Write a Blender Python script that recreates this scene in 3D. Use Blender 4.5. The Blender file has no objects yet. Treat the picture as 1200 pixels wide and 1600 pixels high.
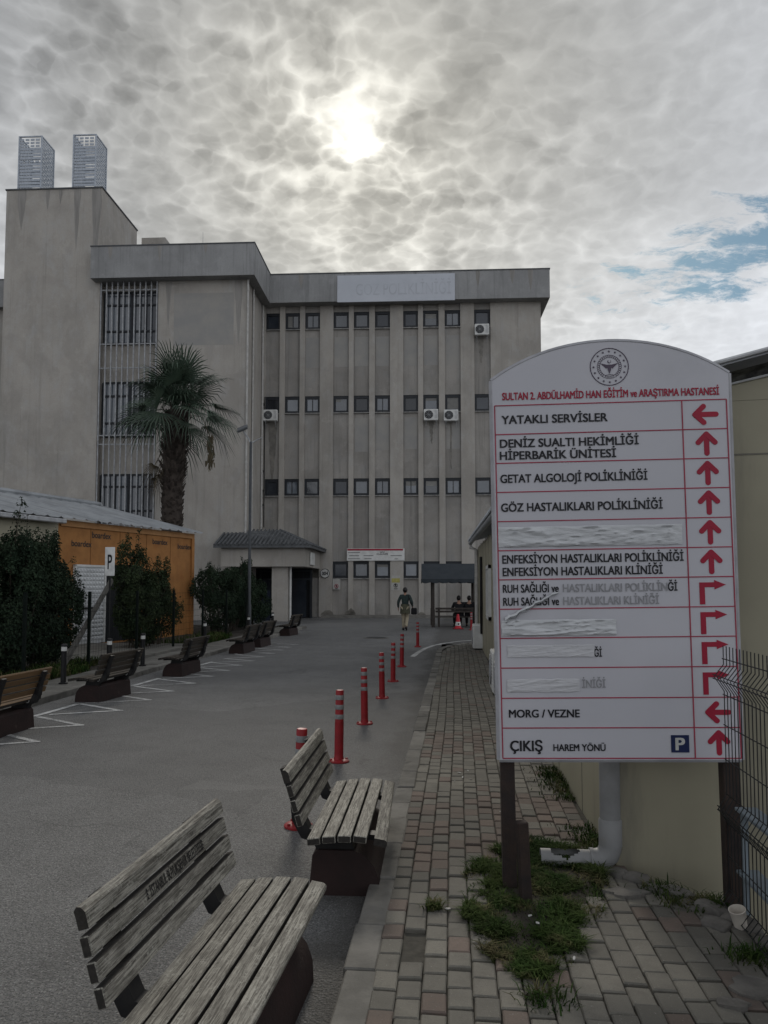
import bpy, bmesh, math, random
from mathutils import Vector, Matrix, noise as mnoise
R = math.radians
PI = math.pi
rng = random.Random(7)
scene = bpy.context.scene
COL = scene.collection

# ------------------------------------------------------------------ camera
cam = bpy.data.cameras.new('camera'); camo = bpy.data.objects.new('camera', cam); COL.objects.link(camo)
camo.location = (0, 0, 1.75); camo.rotation_euler = (R(93.4), 0, R(5.33))
cam.sensor_fit = 'AUTO'; cam.sensor_width = 36; cam.lens = 27.0
cam.shift_y = 43.7 / 1600; cam.clip_start = 0.05; cam.clip_end = 3000
scene.camera = camo
scene.view_settings.view_transform = 'Standard'; scene.view_settings.look = 'None'
scene.view_settings.exposure = 0.0; scene.view_settings.gamma = 1.0
scene.cycles.use_denoising = True
scene.cycles.max_bounces = 8
scene.cycles.sample_clamp_indirect = 8

# ------------------------------------------------------------------ sun + sky
SUN = Vector((-0.105, 0.854, 0.507)).normalized()
SUN_EL = math.asin(SUN.z); SUN_AZ = math.atan2(SUN.x, SUN.y)
sl = bpy.data.lights.new('sun', 'SUN'); so = bpy.data.objects.new('sun', sl); COL.objects.link(so)
sl.energy = 1.5; sl.angle = R(10); sl.color = (1.0, 0.93, 0.82)
so.rotation_euler = (-SUN).to_track_quat('-Z', 'Y').to_euler(); so.location = (0, 0, 40)

class NT:
    """tiny node-tree helper"""
    def __init__(s, tree): s.t = tree; s.n = tree.nodes; s.l = tree.links; s.n.clear()
    def node(s, typ, **kw):
        n = s.n.new(typ)
        for k, v in kw.items():
            if hasattr(n, k): setattr(n, k, v)
            else: s.put(n.inputs[k], v)
        return n
    def put(s, sock, v):
        if isinstance(v, bpy.types.NodeSocket): s.l.new(v, sock)
        elif isinstance(v, (tuple, list)) and len(v) == 3 and sock.type == 'RGBA': sock.default_value = (*v, 1)
        else: sock.default_value = v
    def math(s, op, a, b=0.0, c=0.0, clamp=False):
        n = s.n.new('ShaderNodeMath'); n.operation = op; n.use_clamp = clamp
        for i, v in enumerate((a, b, c)): s.put(n.inputs[i], v)
        return n.outputs[0]
    def vmath(s, op, a, b=(0, 0, 0)):
        n = s.n.new('ShaderNodeVectorMath'); n.operation = op
        s.put(n.inputs[0], a); s.put(n.inputs[1], b)
        return n.outputs['Value'] if op in ('DOT_PRODUCT', 'LENGTH', 'DISTANCE') else n.outputs[0]
    def mix(s, f, a, b, blend='MIX'):
        n = s.n.new('ShaderNodeMix'); n.data_type = 'RGBA'; n.blend_type = blend
        s.put(n.inputs[0], f); s.put(n.inputs[6], a); s.put(n.inputs[7], b)
        return n.outputs[2]
    def ramp(s, v, a, b, lo=0.0, hi=1.0, smooth=True):
        n = s.n.new('ShaderNodeMapRange'); n.interpolation_type = 'SMOOTHSTEP' if smooth else 'LINEAR'
        for i, q in enumerate((v, a, b, lo, hi)): s.put(n.inputs[i], q)
        return n.outputs[0]
    def noise(s, vec, scale, detail=4, rough=0.55, dist=0.0, out='Fac'):
        n = s.n.new('ShaderNodeTexNoise'); s.put(n.inputs['Vector'], vec)
        n.inputs['Scale'].default_value = scale; n.inputs['Detail'].default_value = detail
        n.inputs['Roughness'].default_value = rough; n.inputs['Distortion'].default_value = dist
        return n.outputs[out]
    def voro(s, vec, scale, feature='SMOOTH_F1', smooth=0.6, rand=1.0, out='Distance'):
        n = s.n.new('ShaderNodeTexVoronoi'); n.feature = feature; s.put(n.inputs['Vector'], vec)
        n.inputs['Scale'].default_value = scale; n.inputs['Randomness'].default_value = rand
        if feature == 'SMOOTH_F1': n.inputs['Smoothness'].default_value = smooth
        return n.outputs[out]

world = bpy.data.worlds.new('World'); scene.world = world; world.use_nodes = True
def build_world():
    t = NT(world.node_tree)
    out = t.node('ShaderNodeOutputWorld')
    sky = t.node('ShaderNodeTexSky', sky_type='NISHITA', sun_disc=False)
    sky.sun_elevation = SUN_EL; sky.sun_rotation = SUN_AZ
    D = t.vmath('NORMALIZE', t.node('ShaderNodeTexCoord').outputs['Generated'])
    sep = t.node('ShaderNodeSeparateXYZ'); t.put(sep.inputs[0], D)
    z = t.math('ADD', t.math('MAXIMUM', sep.outputs[2], 0.02), 0.20)
    cmb = t.node('ShaderNodeCombineXYZ')
    t.put(cmb.inputs[0], t.math('DIVIDE', sep.outputs[0], z)); t.put(cmb.inputs[1], t.math('DIVIDE', sep.outputs[1], z))
    P = cmb.outputs[0]
    def scale(v, k):
        n = t.n.new('ShaderNodeVectorMath'); n.operation = 'SCALE'; t.put(n.inputs[0], v); n.inputs['Scale'].default_value = k; return n.outputs[0]
    def mul(a, b): return t.math('MULTIPLY', a, b)
    def add(a, b): return t.math('ADD', a, b)
    def ctr(a): return t.math('SUBTRACT', a, 0.5)
    def noise2(v, sc, det, ro, out='Fac'):
        n = t.n.new('ShaderNodeTexNoise'); n.noise_dimensions = '2D'; t.put(n.inputs['Vector'], v); n.inputs['Scale'].default_value = sc
        n.inputs['Detail'].default_value = det; n.inputs['Roughness'].default_value = ro; return n.outputs[out]
    def voro2(v, sc, sm):
        n = t.n.new('ShaderNodeTexVoronoi'); n.voronoi_dimensions = '2D'; n.feature = 'SMOOTH_F1'; t.put(n.inputs['Vector'], v)
        n.inputs['Scale'].default_value = sc; n.inputs['Smoothness'].default_value = sm; return n.outputs['Distance']
    w1 = scale(t.vmath('SUBTRACT', noise2(P, 2.6, 2, 0.5, 'Color'), (0.5, 0.5, 0.5)), 0.06)
    P1 = t.vmath('ADD', P, w1)
    sP = Vector((SUN.x, SUN.y, 0)) / (SUN.z + 0.20)
    toS = t.vmath('NORMALIZE', t.vmath('SUBTRACT', tuple(sP), P))
    w2 = scale(t.vmath('SUBTRACT', noise2(P1, 12, 4, 0.55, 'Color'), (0.5, 0.5, 0.5)), 0.045)
    Pw = t.vmath('ADD', P1, w2)
    def cells(v, sc, sm=0.22):
        n = t.n.new('ShaderNodeTexVoronoi'); n.voronoi_dimensions = '2D'; n.feature = 'SMOOTH_F1'; n.inputs['Smoothness'].default_value = sm
        t.put(n.inputs['Vector'], v); n.inputs['Scale'].default_value = sc
        q = t.node('ShaderNodeSeparateColor'); t.put(q.inputs[0], n.outputs['Color'])
        return n.outputs['Distance'], q.outputs[0]
    d1, k1 = cells(Pw, 11.0); d2, k2 = cells(t.vmath('ADD', Pw, (4.7, 1.3, 0)), 19.0); d3, k3 = cells(t.vmath('ADD', Pw, (1.7, 8.3, 0)), 36.0)
    m1 = t.ramp(noise2(P, 2.6, 3, 0.5), 0.36, 0.64); m2 = t.ramp(noise2(t.vmath('ADD', P, (9, 3, 0)), 3.2, 3, 0.5), 0.36, 0.64)
    rim = add(mul(t.ramp(d1, 0.25, 0.95), add(mul(m1, 0.45), 0.10)), add(mul(t.ramp(d2, 0.25, 0.95), add(mul(m2, 0.5), 0.25)), mul(t.ramp(d3, 0.25, 0.95), 0.40)))
    tone = add(mul(ctr(k1), 0.16), add(mul(ctr(k2), 0.26), mul(ctr(k3), 0.26)))
    h0 = add(rim, add(tone, mul(ctr(noise2(Pw, 24, 5, 0.62)), 0.5)))
    n1 = noise2(Pw, 1.5, 5, 0.6); n2 = noise2(Pw, 5.0, 5, 0.6); nm = noise2(P, 2.4, 3, 0.5)
    cs = t.math('MAXIMUM', t.vmath('DOT_PRODUCT', D, tuple(SUN)), 0.0)
    core = t.math('POWER', cs, 2600); halo = t.math('POWER', cs, 170); wide = t.math('POWER', cs, 16)
    right = t.ramp(sep.outputs[0], -0.05, 0.32); hz = t.ramp(sep.outputs[2], 0.52, 0.25)
    base = add(0.335, add(mul(right, 0.21), add(mul(hz, 0.25), mul(wide, 0.05))))
    base = add(base, add(mul(ctr(n1), 0.22), mul(ctr(n2), 0.18)))
    thin = t.ramp(h0, 0.05, 0.80)
    amp = t.ramp(noise2(t.vmath('ADD', P, (3, 7, 0)), 1.9, 3, 0.55), 0.35, 0.65, 0.45, 1.1)
    fl = noise2(Pw, 8.0, 7, 0.68)
    lum = add(add(base, mul(ctr(fl), 0.16)), mul(mul(h0, amp), add(0.112, add(mul(wide, 0.22), mul(right, -0.05)))))
    # thin dark cracks where the sheet breaks up, away from the sun
    crack = mul(mul(t.ramp(noise2(t.vmath('MULTIPLY', Pw, (1.0, 1.7, 1)), 7.5, 6, 0.7), 0.58, 0.72), t.ramp(nm, 0.50, 0.64)), right)
    lum = t.math('SUBTRACT', lum, mul(crack, 0.20))
    lum = t.math('MAXIMUM', lum, 0.16)
    # clouds opposite the sun, front-lit; brightness raised out of view to light the facade
    lum = mul(lum, t.ramp(sep.outputs[1], 0.25, -0.55, 1.0, 1.34))
    tr = t.math('ADD', t.ramp(n2, 0.38, 0.66), mul(thin, 0.6))
    lum = add(lum, mul(halo, add(mul(tr, 0.26), 0.09)))
    lum = add(lum, mul(core, add(mul(tr, 0.62), 0.06)))
    tint = t.mix(t.math('MULTIPLY', wide, 0.95, clamp=True), (0.945, 0.985, 1.055), (1.03, 1.0, 0.895))
    tint = t.mix(mul(crack, 0.8), tint, (0.80, 0.97, 1.08))
    colr = t.mix(1.0, tint, lum, 'MULTIPLY')
    bgc = t.node('ShaderNodeBackground'); t.put(bgc.inputs[0], colr); bgc.inputs[1].default_value = 1.0
    bgs = t.node('ShaderNodeBackground'); t.put(bgs.inputs[0], t.mix(1.0, sky.outputs[0], (0.62, 0.92, 1.0), 'MULTIPLY')); bgs.inputs[1].default_value = 0.055
    # one larger blue gap low on the right
    az = t.math('ARCTAN2', sep.outputs[0], sep.outputs[1])
    ez = t.math('DIVIDE', t.math('SUBTRACT', sep.outputs[2], add(0.352, mul(t.math('SUBTRACT', az, 0.23), 0.20))), 0.042)
    ea = t.math('DIVIDE', t.math('SUBTRACT', az, 0.40), 0.165)
    gap = t.math('SUBTRACT', 1.05, t.math('SQRT', add(mul(ez, ez), mul(ea, ea))))
    gap = add(gap, mul(ctr(noise2(t.vmath('MULTIPLY', Pw, (0.8, 1.6, 1)), 6.5, 7, 0.72)), 4.2))
    gapf = mul(t.ramp(gap, -0.05, 0.8), 0.92)
    mx = t.node('ShaderNodeMixShader'); t.put(mx.inputs[0], gapf)
    t.l.new(bgc.outputs[0], mx.inputs[1]); t.l.new(bgs.outputs[0], mx.inputs[2])
    t.l.new(mx.outputs[0], out.inputs[0])
build_world()

# ------------------------------------------------------------------ mesh helpers
class MB:
    def __init__(s): s.v = []; s.f = []; s.r = []
    def add(s, vs, fs, r=0.0):
        o = len(s.v); s.v.extend([tuple(q) for q in vs]); s.r.extend([r] * len(vs))
        s.f.extend([tuple(i + o for i in f) for f in fs]); return s
    def box(s, x0, x1, y0, y1, z0, z1, r=0.0, M=None, c=0.0):
        if x0 > x1: x0, x1 = x1, x0
        if y0 > y1: y0, y1 = y1, y0
        if z0 > z1: z0, z1 = z1, z0
        if c <= 0:
            vs = [Vector((x, y, z)) for z in (z0, z1) for y in (y0, y1) for x in (x0, x1)]
            fs = [(0, 2, 3, 1), (4, 5, 7, 6), (0, 1, 5, 4), (2, 6, 7, 3), (0, 4, 6, 2), (1, 3, 7, 5)]
        else:
            vs = []; idx = {}
            lim = ((x0, x1), (y0, y1), (z0, z1))
            for sx in (0, 1):
                for sy in (0, 1):
                    for sz in (0, 1):
                        sg = (sx, sy, sz)
                        for a in range(3):
                            p = [lim[k][sg[k]] + (0 if k == a else (c if sg[k] == 0 else -c)) for k in range(3)]
                            idx[(sx, sy, sz, a)] = len(vs); vs.append(Vector(p))
            fs = []
            for a in range(3):
                b, d = [(1, 2), (2, 0), (0, 1)][a]
                for sgn in (0, 1):
                    q = []
                    for (ub, ud) in ((0, 0), (1, 0), (1, 1), (0, 1)):
                        k = [0, 0, 0]; k[a] = sgn; k[b] = ub; k[d] = ud
                        q.append(idx[(*k, a)])
                    fs.append(tuple(q) if sgn else tuple(reversed(q)))
                for ub in (0, 1):
                    for ud in (0, 1):
                        k0 = [0, 0, 0]; k0[b] = ub; k0[d] = ud; k1 = list(k0); k0[a] = 0; k1[a] = 1
                        fs.append((idx[(*k0, b)], idx[(*k1, b)], idx[(*k1, d)], idx[(*k0, d)]))
            for sx in (0, 1):
                for sy in (0, 1):
                    for sz in (0, 1): fs.append(tuple(idx[(sx, sy, sz, a)] for a in range(3)))
        if M is not None: vs = [M @ q for q in vs]
        return s.add(vs, fs, r)
    def tube(s, pts, rad, n=10, r=0.0, caps=True, closed=False):
        pts = [Vector(p) for p in pts]; m = len(pts)
        if not isinstance(rad, (list, tuple)): rad = [rad] * m
        rings = []; up = None
        for i, p in enumerate(pts):
            if closed: d = pts[(i + 1) % m] - pts[i - 1]
            else: d = pts[min(i + 1, m - 1)] - pts[max(i - 1, 0)]
            if d.length < 1e-9: d = Vector((0, 0, 1))
            d.normalize()
            if up is None: up = Vector((0, 0, 1)) if abs(d.z) < 0.9 else Vector((1, 0, 0))
            a = d.cross(up)
            if a.length < 1e-6: a = d.cross(Vector((0.3, 1, 0.2)))
            a.normalize(); b = a.cross(d); up = b
            rings.append([p + (a * math.cos(2 * PI * k / n) + b * math.sin(2 * PI * k / n)) * rad[i] for k in range(n)])
        vs = [q for g in rings for q in g]; fs = []
        for i in range(m if closed else m - 1):
            j = (i + 1) % m
            for k in range(n): fs.append((i * n + k, i * n + (k + 1) % n, j * n + (k + 1) % n, j * n + k))
        if caps and not closed: fs.append(tuple(range(n - 1, -1, -1))); fs.append(tuple((m - 1) * n + k for k in range(n)))
        return s.add(vs, fs, r)
    def cyl(s, p0, p1, r0, r1=None, n=12, r=0.0, caps=True): return s.tube([p0, p1], [r0, r0 if r1 is None else r1], n, r, caps)
    def lathe(s, prof, c=(0, 0, 0), n=20, r=0.0):
        vs = []; fs = []
        for (ra, z) in prof:
            for k in range(n): vs.append((c[0] + ra * math.cos(2 * PI * k / n), c[1] + ra * math.sin(2 * PI * k / n), c[2] + z))
        for i in range(len(prof) - 1):
            for k in range(n): fs.append((i * n + k, i * n + (k + 1) % n, (i + 1) * n + (k + 1) % n, (i + 1) * n + k))
        fs.append(tuple(range(n - 1, -1, -1))); fs.append(tuple((len(prof) - 1) * n + k for k in range(n)))
        return s.add(vs, fs, r)
    def prism(s, poly, f0, f1, r=0.0):
        """poly: 2D points; f0/f1 map (a,b)->3D for the two caps"""
        n = len(poly)
        vs = [f0(*p) for p in poly] + [f1(*p) for p in poly]
        fs = [tuple(range(n)), tuple(range(2 * n - 1, n - 1, -1))]
        for i in range(n): fs.append((i, (i + 1) % n, n + (i + 1) % n, n + i))
        return s.add(vs, fs, r)
    def sphere(s, c, rx, ry=None, rz=None, n=10, r=0.0):
        ry = ry or rx; rz = rz or rx
        prof = [(math.sin(PI * i / n), -math.cos(PI * i / n)) for i in range(n + 1)]
        vs = []; fs = []; m = n * 2
        for (a, z) in prof:
            for k in range(m): vs.append((c[0] + rx * a * math.cos(2 * PI * k / m), c[1] + ry * a * math.sin(2 * PI * k / m), c[2] + rz * z))
        for i in range(n):
            for k in range(m): fs.append((i * m + k, i * m + (k + 1) % m, (i + 1) * m + (k + 1) % m, (i + 1) * m + k))
        return s.add(vs, fs, r)
    def build(s, name, mat, parent=None, smooth=None, recalc=True, **props):
        me = bpy.data.meshes.new(name); me.from_pydata(s.v, [], s.f)
        if recalc:
            bm = bmesh.new(); bm.from_mesh(me)
            bmesh.ops.recalc_face_normals(bm, faces=bm.faces[:]); bm.to_mesh(me); bm.free()
        at = me.attributes.new('rnd', 'FLOAT', 'POINT')
        if len(s.r) == len(me.vertices): at.data.foreach_set('value', s.r)
        if smooth is not None:
            me.polygons.foreach_set('use_smooth', [True] * len(me.polygons))
            me.set_sharp_from_angle(angle=R(smooth))
        me.materials.append(mat); me.update()
        o = bpy.data.objects.new(name, me); COL.objects.link(o)
        if parent: o.parent = parent
        for k, v in props.items(): o[k] = v
        return o

def thing(name, label, cat, loc=(0, 0, 0), rot=(0, 0, 0), group=None):
    o = bpy.data.objects.new(name, None); COL.objects.link(o); o.location = loc
    o.rotation_euler = rot if isinstance(rot, (tuple, list)) else (0, 0, rot)
    o.empty_display_size = 0.2
    o['label'] = label; o['category'] = cat
    if group: o['group'] = group
    return o
def tag(o, label, cat, group=None):
    o['label'] = label; o['category'] = cat
    if group: o['group'] = group
    return o
def struct(o): o['kind'] = 'structure'; return o
def dup(root, loc, rot, label, group=None):
    def cp(o, parent):
        c = o.copy(); COL.objects.link(c); c.parent = parent
        for ch in list(o.children): cp(ch, c)
        return c
    r = cp(root, None); r.location = loc; r.rotation_euler = rot if isinstance(rot, (tuple, list)) else (0, 0, rot)
    r['label'] = label
    if group: r['group'] = group
    return r

_tc = {}
def text_mesh(body, bold):
    k = (body, bold)
    if k not in _tc:
        c = bpy.data.curves.new('t', 'FONT'); c.body = body; c.size = 1; c.resolution_u = 4
        o = bpy.data.objects.new('t', c); COL.objects.link(o)
        dg = bpy.context.evaluated_depsgraph_get(); me = bpy.data.meshes.new_from_object(o.evaluated_get(dg))
        v = [tuple(q.co) for q in me.vertices]; f = [tuple(p.vertices) for p in me.polygons]
        bpy.data.objects.remove(o); bpy.data.curves.remove(c); bpy.data.meshes.remove(me)
        _tc[k] = (v, f)
    return _tc[k]
def text(mb, body, width, cap, fn, bold=0.012, r=0.0):
    """lays flat lettering; fn(u,v) maps text plane metres to 3D; width=None keeps the letter aspect"""
    v, f = text_mesh(body, bold)
    x0 = min(q[0] for q in v); x1 = max(q[0] for q in v)
    sy = cap / 0.70; sx = sy if width is None else width / (x1 - x0)
    p0 = Vector(fn(0, 0)); nrm = (Vector(fn(1, 0)) - p0).cross(Vector(fn(0, 1)) - p0).normalized()
    # strokes are thickened by shifted layers, each a hair in front of the last
    for k, (dx, dy) in enumerate(((0, 0), (-1, -.6), (1, -.6), (-1, .6), (1, .6)) if bold > .006 else ((0, 0),)):
        mb.add([Vector(fn((q[0] + dx * bold - x0) * sx, (q[1] + dy * bold) * sy)) + nrm * (.00012 * k) for q in v], f, r)
    return (x1 - x0) * sx

# ------------------------------------------------------------------ materials
def M(name, c1, c2=None, scale=6.0, detail=5, rough=0.75, bump=0.0, bscale=None, stretch=(1, 1, 1), metallic=0.0,
      rnd=0.0, c3=None, s3=1.5, t3=(0.52, 0.7), st3=(1, 1, 1), spec=0.3, rvar=0.0, bdist=0.01):
    m = bpy.data.materials.new(name); m.use_nodes = True
    t = NT(m.node_tree); out = t.node('ShaderNodeOutputMaterial'); b = t.node('ShaderNodeBsdfPrincipled')
    t.l.new(b.outputs[0], out.inputs[0])
    co = t.node('ShaderNodeTexCoord').outputs['Object']
    v = t.vmath('MULTIPLY', co, stretch)
    nz = t.noise(v, scale, detail, 0.6)
    c2 = c2 or tuple(q * 0.72 for q in c1)
    col = t.mix(t.ramp(nz, 0.3, 0.72), c1, c2)
    if c3:
        n3 = t.noise(t.vmath('MULTIPLY', t.vmath('ADD', co, (3.1, 1.7, 5.3)), st3), s3, 6, 0.62)
        col = t.mix(t.ramp(n3, *t3), col, c3)
    if rnd:
        a = t.node('ShaderNodeAttribute', attribute_name='rnd').outputs['Fac']
        f = t.math('ADD', t.math('MULTIPLY', a, rnd), 1.0)
        col = t.mix(1.0, col, f, 'MULTIPLY')
    t.put(b.inputs['Base Color'], col)
    if rvar: t.put(b.inputs['Roughness'], t.ramp(nz, 0.3, 0.7, rough - rvar, rough + rvar))
    else: b.inputs['Roughness'].default_value = rough
    b.inputs['Metallic'].default_value = metallic; b.inputs['Specular IOR Level'].default_value = spec
    if bump:
        bp = t.node('ShaderNodeBump'); bp.inputs['Strength'].default_value = bump; bp.inputs['Distance'].default_value = bdist
        t.put(bp.inputs['Height'], t.noise(v, bscale or scale * 6, 6, 0.65)); t.l.new(bp.outputs[0], b.inputs['Normal'])
    return m

def stucco(name, c, dirt, streak=0.5, patch=0.5, cold=None):
    m = bpy.data.materials.new(name); m.use_nodes = True
    t = NT(m.node_tree); out = t.node('ShaderNodeOutputMaterial'); b = t.node('ShaderNodeBsdfPrincipled')
    t.l.new(b.outputs[0], out.inputs[0])
    co = t.node('ShaderNodeTexCoord').outputs['Object']
    a = t.node('ShaderNodeAttribute', attribute_name='rnd').outputs['Fac']
    big = t.noise(co, 0.35, 5, 0.6, 0.4); mid = t.noise(t.vmath('MULTIPLY', co, (1, 1, 0.5)), 1.7, 6, 0.65)
    st = t.noise(t.vmath('MULTIPLY', co, (2.6, 2.6, 0.09)), 1.6, 6, 0.7)
    fine = t.noise(co, 14, 6, 0.7)
    col = t.mix(t.ramp(big, 0.35, 0.7, 0, patch), c, tuple(q * 0.74 for q in c))
    col = t.mix(t.ramp(mid, 0.45, 0.75, 0, patch * 0.7), col, cold or tuple(q * 1.12 for q in c))
    col = t.mix(t.ramp(st, 0.50, 0.78, 0, streak), col, dirt)
    col = t.mix(t.ramp(fine, 0.4, 0.8, 0, 0.18), col, dirt)
    blot = t.noise(t.vmath('MULTIPLY', co, (1, 1, 0.55)), 0.75, 7, 0.66, 0.3)
    col = t.mix(t.ramp(blot, 0.50, 0.60, 0, 0.40 * patch), col, tuple(q * 0.66 for q in c))
    blot2 = t.noise(t.vmath('ADD', co, (11.0, 4.0, 7.0)), 1.3, 7, 0.7)
    col = t.mix(t.ramp(blot2, 0.58, 0.64, 0, 0.30 * patch), col, tuple(min(1, q * 1.16) for q in c))
    col = t.mix(1.0, col, t.math('ADD', 1.0, a), 'MULTIPLY')
    t.put(b.inputs['Base Color'], col); b.inputs['Roughness'].default_value = 0.9; b.inputs['Specular IOR Level'].default_value = 0.15
    bp = t.node('ShaderNodeBump'); bp.inputs['Strength'].default_value = 0.35; bp.inputs['Distance'].default_value = 0.02
    t.put(bp.inputs['Height'], t.noise(co, 22, 6, 0.7)); t.l.new(bp.outputs[0], b.inputs['Normal'])
    return m

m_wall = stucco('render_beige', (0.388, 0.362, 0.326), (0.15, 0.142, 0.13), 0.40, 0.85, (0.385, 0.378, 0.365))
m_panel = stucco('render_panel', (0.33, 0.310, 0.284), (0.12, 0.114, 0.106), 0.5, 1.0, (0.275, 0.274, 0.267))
m_patch = M('render_repaint', (0.262, 0.257, 0.247), (0.31, 0.295, 0.27), 1.2, rough=0.9, bump=0.2, bscale=20)
m_parapet = stucco('concrete_parapet', (0.315, 0.315, 0.312), (0.11, 0.111, 0.111), 0.75, 0.8)
m_plinth = M('concrete_plinth', (0.20, 0.19, 0.17), (0.12, 0.115, 0.105), 3, bump=0.5, bscale=30)
m_dark = M('dark_interior', (0.012, 0.013, 0.015), rough=0.9)
m_wframe = M('window_frame_charcoal', (0.018, 0.021, 0.026), rough=0.45)
m_sill = M('window_sill', (0.30, 0.29, 0.27), (0.16, 0.155, 0.15), 4)
m_pane = M('window_glass', (0.045, 0.055, 0.068), (0.085, 0.095, 0.108), 0.9, rough=0.07, spec=1.0, rnd=1.3)
m_blind = M('window_blind', (0.17, 0.165, 0.15), (0.13, 0.127, 0.118), 5, rough=0.35, spec=0.5, rnd=0.8)
m_pane_dark = M('window_glass_dark', (0.016, 0.020, 0.028), (0.03, 0.036, 0.045), 0.9, rough=0.12, spec=0.6, rnd=1.0)
m_grille = M('painted_steel_grey', (0.36, 0.37, 0.38), (0.24, 0.24, 0.245), 5, rough=0.5)
m_galv = M('galvanised_steel', (0.42, 0.45, 0.49), (0.30, 0.33, 0.37), 8, rough=0.45, metallic=0.35)
m_white = M('white_enamel', (0.62, 0.62, 0.60), (0.50, 0.50, 0.48), 4, rough=0.5, c3=(0.33, 0.31, 0.27), t3=(0.58, 0.8))
m_black = M('black_iron', (0.010, 0.010, 0.011), (0.018, 0.017, 0.016), 12, rough=0.6, spec=0.25)
m_rooftile = M('roof_tile_grey', (0.115, 0.12, 0.125), (0.065, 0.068, 0.07), 3, rough=0.8, bump=0.3)
m_zinc = M('corrugated_zinc', (0.33, 0.345, 0.355), (0.22, 0.23, 0.24), 1.3, rough=0.5, metallic=0.25, c3=(0.16, 0.15, 0.14), s3=0.9, st3=(0.25, 2.5, 1), t3=(0.55, 0.8))
m_signw = M('sign_panel_white', (0.45, 0.445, 0.475), (0.42, 0.42, 0.45), 1.2, rough=0.42, c3=(0.355, 0.355, 0.37), s3=1.1, t3=(0.55, 0.85), spec=0.4)
m_signink = M('sign_ink_black', (0.012, 0.012, 0.015), rough=0.5)
m_signred = M('sign_ink_red', (0.30, 0.008, 0.030), (0.26, 0.008, 0.03), rough=0.5)
m_signline = M('sign_line_red', (0.33, 0.035, 0.065), rough=0.5)
m_signfade = M('sign_ink_faded', (0.21, 0.21, 0.22), (0.29, 0.29, 0.30), 30, rough=0.6)
m_signblue = M('sign_blue', (0.012, 0.020, 0.075), rough=0.4)
m_emblem = M('emblem_ink', (0.085, 0.065, 0.095), rough=0.5)
m_tape = M('tape_silver', (0.50, 0.51, 0.52), (0.40, 0.41, 0.42), 5, rough=0.32, spec=0.6, stretch=(1, 1, 4), bump=0.5, bscale=14, bdist=0.01)
m_post = M('rusty_brown_post', (0.022, 0.017, 0.016), (0.040, 0.026, 0.020), 9, rough=0.8, bump=0.3)
m_prefab = M('sandwich_panel_cream', (0.315, 0.292, 0.212), (0.27, 0.25, 0.182), 1.1, rough=0.55, c3=(0.18, 0.168, 0.133), s3=1.2, st3=(2.5, 2.5, 0.4), t3=(0.56, 0.8))
m_pvc = M('pvc_grey_white', (0.26, 0.262, 0.262), (0.205, 0.206, 0.204), 5, rough=0.5, c3=(0.25, 0.24, 0.21), s3=5, t3=(0.6, 0.8))
m_pvc_dirty = M('drainpipe_beige', (0.46, 0.45, 0.425), (0.34, 0.33, 0.31), 5, rough=0.5)
m_orange = M('orange_board', (0.345, 0.158, 0.050), (0.25, 0.112, 0.036), 2.2, rough=0.8, c3=(0.25, 0.09, 0.025), s3=1.6, t3=(0.56, 0.82), bump=0.15)
m_orange_l = M('orange_fascia', (0.40, 0.215, 0.09), (0.32, 0.16, 0.065), 3, rough=0.8)
m_doorw = M('embossed_white_steel', (0.55, 0.56, 0.56), (0.44, 0.45, 0.45), 3, rough=0.45)
m_brown = M('bench_base_brown', (0.027, 0.014, 0.0125), (0.017, 0.010, 0.009), 5, rough=0.75, bump=0.35, bscale=40, c3=(0.11, 0.085, 0.075), s3=7, t3=(0.62, 0.8))
m_post_red = M('post_red_plastic', (0.285, 0.013, 0.018), (0.20, 0.012, 0.014), 9, rough=0.5, c3=(0.16, 0.022, 0.018), s3=5, t3=(0.55, 0.85))
m_reflect = M('reflective_grey_band', (0.25, 0.26, 0.26), (0.16, 0.165, 0.165), 22, rough=0.5)
m_bollard = M('bollard_black', (0.011, 0.011, 0.012), rough=0.5)
m_leafA = M('leaf_dark', (0.015, 0.027, 0.016), (0.025, 0.038, 0.020), 2.0, rough=0.75, rnd=0.85, spec=0.12)
m_leafB = M('leaf_olive', (0.030, 0.041, 0.018), (0.017, 0.029, 0.014), 2.0, rough=0.75, rnd=0.85, spec=0.12)
m_palm = M('palm_leaf', (0.036, 0.058, 0.040), (0.055, 0.078, 0.052), 2.5, rough=0.55, rnd=0.7, spec=0.3)
m_palmdead = M('palm_dead_leaf', (0.105, 0.085, 0.052), (0.065, 0.052, 0.034), 4, rough=0.9, rnd=0.5)
m_trunk = M('palm_trunk', (0.060, 0.048, 0.040), (0.035, 0.028, 0.024), 6, rough=0.95, rnd=0.6, bump=0.5)
m_bark = M('bush_stem', (0.05, 0.04, 0.03), (0.03, 0.025, 0.02), 8, rough=0.95)
m_grass = M('grass_blade', (0.020, 0.046, 0.011), (0.044, 0.062, 0.018), 3.0, rough=0.9, rnd=0.8, spec=0.04, c3=(0.12, 0.105, 0.055), s3=4.5, t3=(0.50, 0.66))
m_soil = M('dark_soil', (0.060, 0.052, 0.042), (0.035, 0.030, 0.025), 5, rough=1.0, bump=0.8, bscale=40, bdist=0.03)
m_stone = M('rubble_stone', (0.16, 0.15, 0.135), (0.09, 0.085, 0.078), 9, rough=0.95, bump=0.7, bscale=30)
m_litter = M('white_litter', (0.52, 0.515, 0.49), rough=0.7)
m_mark = None
m_blue_dark = M('dark_blue_board', (0.014, 0.020, 0.040), rough=0.7)
m_canopy = M('canopy_charcoal', (0.024, 0.030, 0.036), (0.034, 0.040, 0.046), 3, rough=0.75)
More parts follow.
